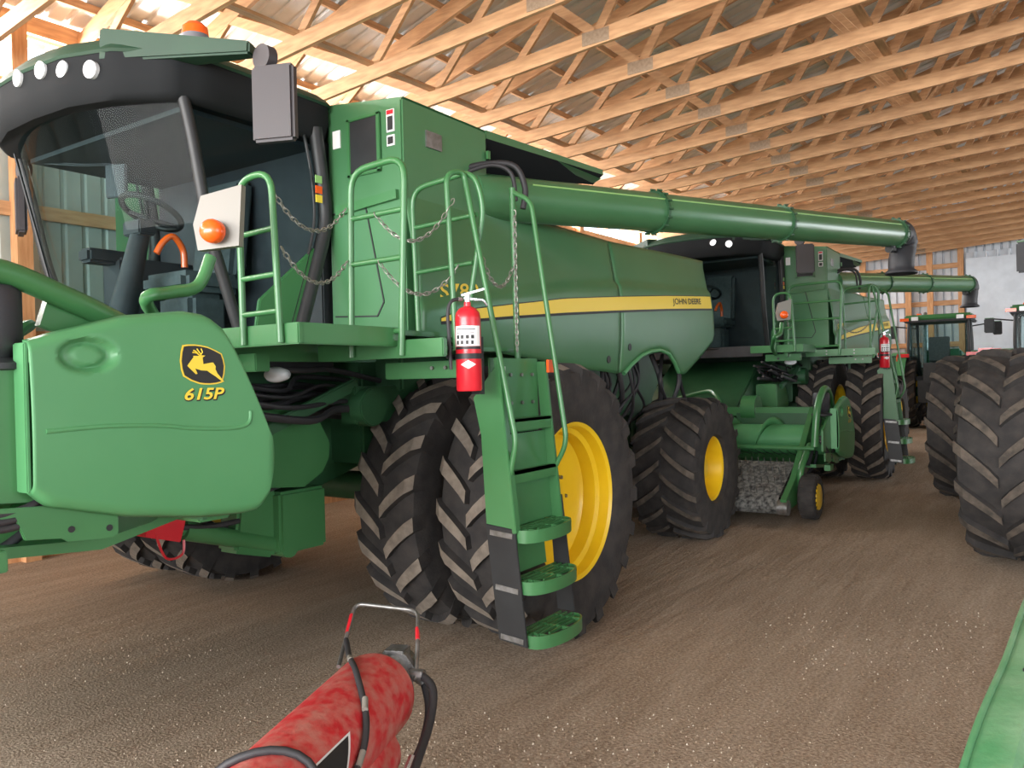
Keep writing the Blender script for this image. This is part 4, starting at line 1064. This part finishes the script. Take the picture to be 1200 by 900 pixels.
# ------------------------------------------------------------------ red portable auger end in the foreground
def make_red_auger():
    R = thing('portable_auger', 'dusty red auger tube with hydraulic motor, hoses and steel handle on the gravel', 'auger', (0, 0, 0))
    P1 = Vector((-2.36, -2.70, .52)); P0 = P1+Vector((-.93, -.36, -.02)).normalized()*2.4
    d = (P1-P0).normalized(); s = d.cross(Vector((0, 0, 1))).normalized(); u = s.cross(d)
    at = lambda a, b, c: P1+d*a+u*b+s*c
    def wrap(along, ang, r): return P1-d*along+(s*cos(ang)+u*sin(ang))*r
    m = MB(); m.tube([P0, P1-d*.05, P1-d*.015, P1], [.175, .175, .165, .14], 36); m.build('auger_tube', 'red_dusty', R, smooth=40)
    m = MB(); m.tube([P1-d*.62-u*.15+s*.06, P1-d*.22-u*.15+s*.06], .12, 20); m.build('chute', 'red_dusty', R, smooth=40)
    m = MB(); c = at(0, .06, .05)
    m.tube([P1-d*.01, P1+d*.03], .15, 24); m.tube([c, c+d*.16], .075, 18); m.tube([c+d*.05, c+d*.09], .095, 10); m.box(c+d*.1+u*.06, (.09, .09, .06), 0, Matrix.Rotation(radians(20), 3, 'Z'))
    for i in range(8):
        a = 2*pi*i/8; q = P1+s*(.125*cos(a))+u*(.125*sin(a)); m.cyl(q, q+d*.055, .014, 6)
    for i in range(4):
        a = 2*pi*i/4+.5; q = c+s*(.075*cos(a))+u*(.075*sin(a)); m.cyl(q+d*.04, q+d*.12, .016, 6)
    m.tube([c+d*.06+s*.03, c+d*.04+s*.14], .026, 8); m.tube([c+d*.12+s*.02, c+d*.09+s*.13-u*.05], .026, 8)
    m.build('hydraulic_motor', 'steel', R, bevel=.003)
    m = MB(); m.tube(fillet([at(-.02, .1, -.17), at(.12, .13, -.21), at(.37, .25, -.26), at(.35, .235, .06), at(.14, .15, .13), at(.02, .05, .16)], .05, 5), .0095, 10); m.build('handle', 'steel', R, smooth=60)
    m = MB(); m.tube([at(.3, .217, -.248), at(.2, .168, -.227)], .0105, 10); m.tube([at(.24, .19, .095), at(.17, .163, .12)], .0105, 10); m.build('handle_paint', 'red', R, smooth=60)
    m = MB(); m.tube(smooth_path([at(.16, .15, -.215), wrap(0, 2.3, .195), wrap(.15, 1.85, .192), wrap(.3, 1.35, .19), wrap(.5, .55, .19), wrap(.66, .05, .19), wrap(.95, -.35, .19), wrap(1.5, -.6, .19)]), .0125, 8); hh = m.build('hydraulic_hose', 'hose', R, smooth=60)
    for a_, g_ in ((.12, 1.94), (.42, .88), (.6, .24)): MB().tube([wrap(a_, g_, .196), wrap(a_+.05, g_-.14, .196)], .0118, 8).build('hose_print', 'signal_grey', hh, smooth=60)
    m = MB(); m.tube(smooth_path([c+d*.04+s*.13, c-d*.02+s*.2-u*.03, c-d*.15+s*.23-u*.1, c-d*.35+s*.25-u*.15, c-d*.6+s*.27-u*.2, c-d*.8+s*.28-u*.3]), .017, 8); m.build('hydraulic_hose', 'hose', R, smooth=60)
    m = MB(); m.tube(smooth_path([c+d*.09+s*.12-u*.05, c+d*.0+s*.17-u*.13, c-d*.15+s*.19-u*.2, c-d*.3+s*.17-u*.27, c-d*.5+s*.18-u*.33]), .015, 8); m.build('hydraulic_hose', 'hose', R, smooth=60)
    m = MB(); m.tube([c-d*.22+s*.18-u*.22, c-d*.28+s*.172-u*.26], .021, 8); m.build('hose_coupler', 'chrome', R)
    m = MB(); m.tube([c-d*.44+s*.19-u*.26, c-d*.5+s*.2-u*.28], .019, 8); m.build('hose_coupler', 'chrome', R)
    m = MB(); q = P1-d*.92
    m.tube([q+(s*cos(h)+u*sin(h))*.188+d*(.05*sin(2*h)) for h in [2*pi*i/30 for i in range(30)]], .014, 8, closed=True); m.build('hose_loop', 'hose', R, smooth=60)
    for nm, mt, k, r in (('decal_edge', 'white', 1.0, .1765), ('decal', 'decal_black', .86, .178)):
        m = MB(); tri = [(.59, .66), (.98, .74), (.74, -.1)]; cx = sum(t[0] for t in tri)/3; cy = sum(t[1] for t in tri)/3
        tri = [(cx+(x-cx)*k, cy+(y-cy)*k) for x, y in tri]
        n = 8; vs = []; fs = []
        for i in range(n+1):
            for j in range(n+1-i):
                w = (1-(i+j)/n, i/n, j/n); vs.append(wrap(sum(w[q]*tri[q][0] for q in range(3)), sum(w[q]*tri[q][1] for q in range(3)), r))
        idx = lambda i, j: sum(n+1-q for q in range(i))+j
        for i in range(n):
            for j in range(n-i):
                fs.append((idx(i, j), idx(i+1, j), idx(i, j+1)))
                if j < n-i-1: fs.append((idx(i+1, j), idx(i+1, j+1), idx(i, j+1)))
        m.add(vs, fs); m.build(nm, mt, R, smooth=60)
    # carriage
    m = MB()
    for k in (.5, 1.7):
        q = P1-d*k
        for sg in (-1, 1): m.tube([q-u*.1, Vector((q.x, q.y, 0))+s*sg*.26+Vector((0, 0, .02))], .018, 8)
    m.build('support_leg', 'red_dusty', R)
    return R

# ------------------------------------------------------------------ green steel implement frame by the photographer's right hand
def make_frame():
    R = thing('implement_frame', 'worn green steel implement frame with a curved flanged arm', 'implement', (0, 0, 0))
    pts = smooth_path([(-3.35, -4.86, .80), (-2.75, -4.925, .98), (-2.35, -4.975, 1.05), (-1.95, -5.01, 1.10), (-1.4, -5.06, 1.12), (-.6, -5.2, 1.12)], 6)
    m = MB()
    for p, q in zip(pts, pts[1:]): pass
    N = len(pts); vs = []; fs = []
    for i, p in enumerate(pts):
        t = (pts[min(i+1, N-1)]-pts[max(i-1, 0)]).normalized(); n = Vector((t.y, -t.x, 0)).normalized()   # toward -y
        for a, h in ((0, -.012), (0, 0), (.085, .012), (.1, 0), (.1, -.11), (.088, -.11), (.088, -.01), (.02, -.02)): vs.append(p+n*a+Vector((0, 0, h)))
    for i in range(N-1):
        for j in range(8): fs.append((i*8+j, i*8+(j+1) % 8, (i+1)*8+(j+1) % 8, (i+1)*8+j))
    fs += [tuple(range(7, -1, -1)), tuple((N-1)*8+j for j in range(8))]
    m.add(vs, fs); m.build('flanged_arm', 'green_worn', R, smooth=40)
    m = MB(); m.tube([p+Vector((0, .004, .002)) for p in pts], .008, 8); m.build('rolled_lip', 'green_worn', R, smooth=60)
    m = MB(); p = pts[11]; m.cyl(p+Vector((.0, -.05, .0)), p+Vector((0, -.05, .013)), .007, 10); m.build('bolt_hole', 'black', R)
    m = MB(); m.b2(-.75, -.55, -5.42, -5.16, 0, 1.1); m.b2(-1.0, 0.0, -5.6, -5.0, 0, .08); m.bar((-3.3, -4.99, .72), (-.6, -5.3, .9), .05, .12); m.build('stand', 'green_dark', R, bevel=.01)
    return R

# ------------------------------------------------------------------ placing
C1 = make_combine('green combine harvester with yellow stripe, S780 lettering and raised header', (0, 0, 0), {'raise': .69})
make_header('green pickup header with 615P emblem shield held raised', (0, 0, 0), .69)
extinguisher('red fire extinguisher strapped by the ladder of the S780 combine with raised header', (-1.31, -2.43, 1.765))
X2, Y2 = 9.05, -.6
Z2 = ground(X2)
C2 = make_combine('green combine harvester parked behind with its pickup header on the floor', (X2, Y2, Z2), {'ldx': .5, 'dy1': .5, 'auger': (6.6, -3.0, 3.6), 'model': 'S690'})
make_header('green pickup header lowered to the dirt floor on gauge wheels', (X2, Y2, Z2-.02), 0)
extinguisher('red fire extinguisher on the ladder of the combine with lowered header', (X2-.81, Y2-2.43, Z2+1.765))
make_tractor('green tractor with large chevron tyres and black mirror parked beside the aisle', (3.72, -6.48, ground(5)), radians(-8), True, 2.0, 3.67, 2.84, 1.93)
make_tractor('green tractor with exhaust stack standing before the wooden posts of far wall', (19.6, -2.62, ground(19.6)), 0, False, 1.22, 2.9)
make_tractor('green tractor with red warning lamps standing before the metal sliding door', (17.3, -5.15, ground(17.3)), 0, False, 1.22, 2.9)
make_red_auger()
make_frame()
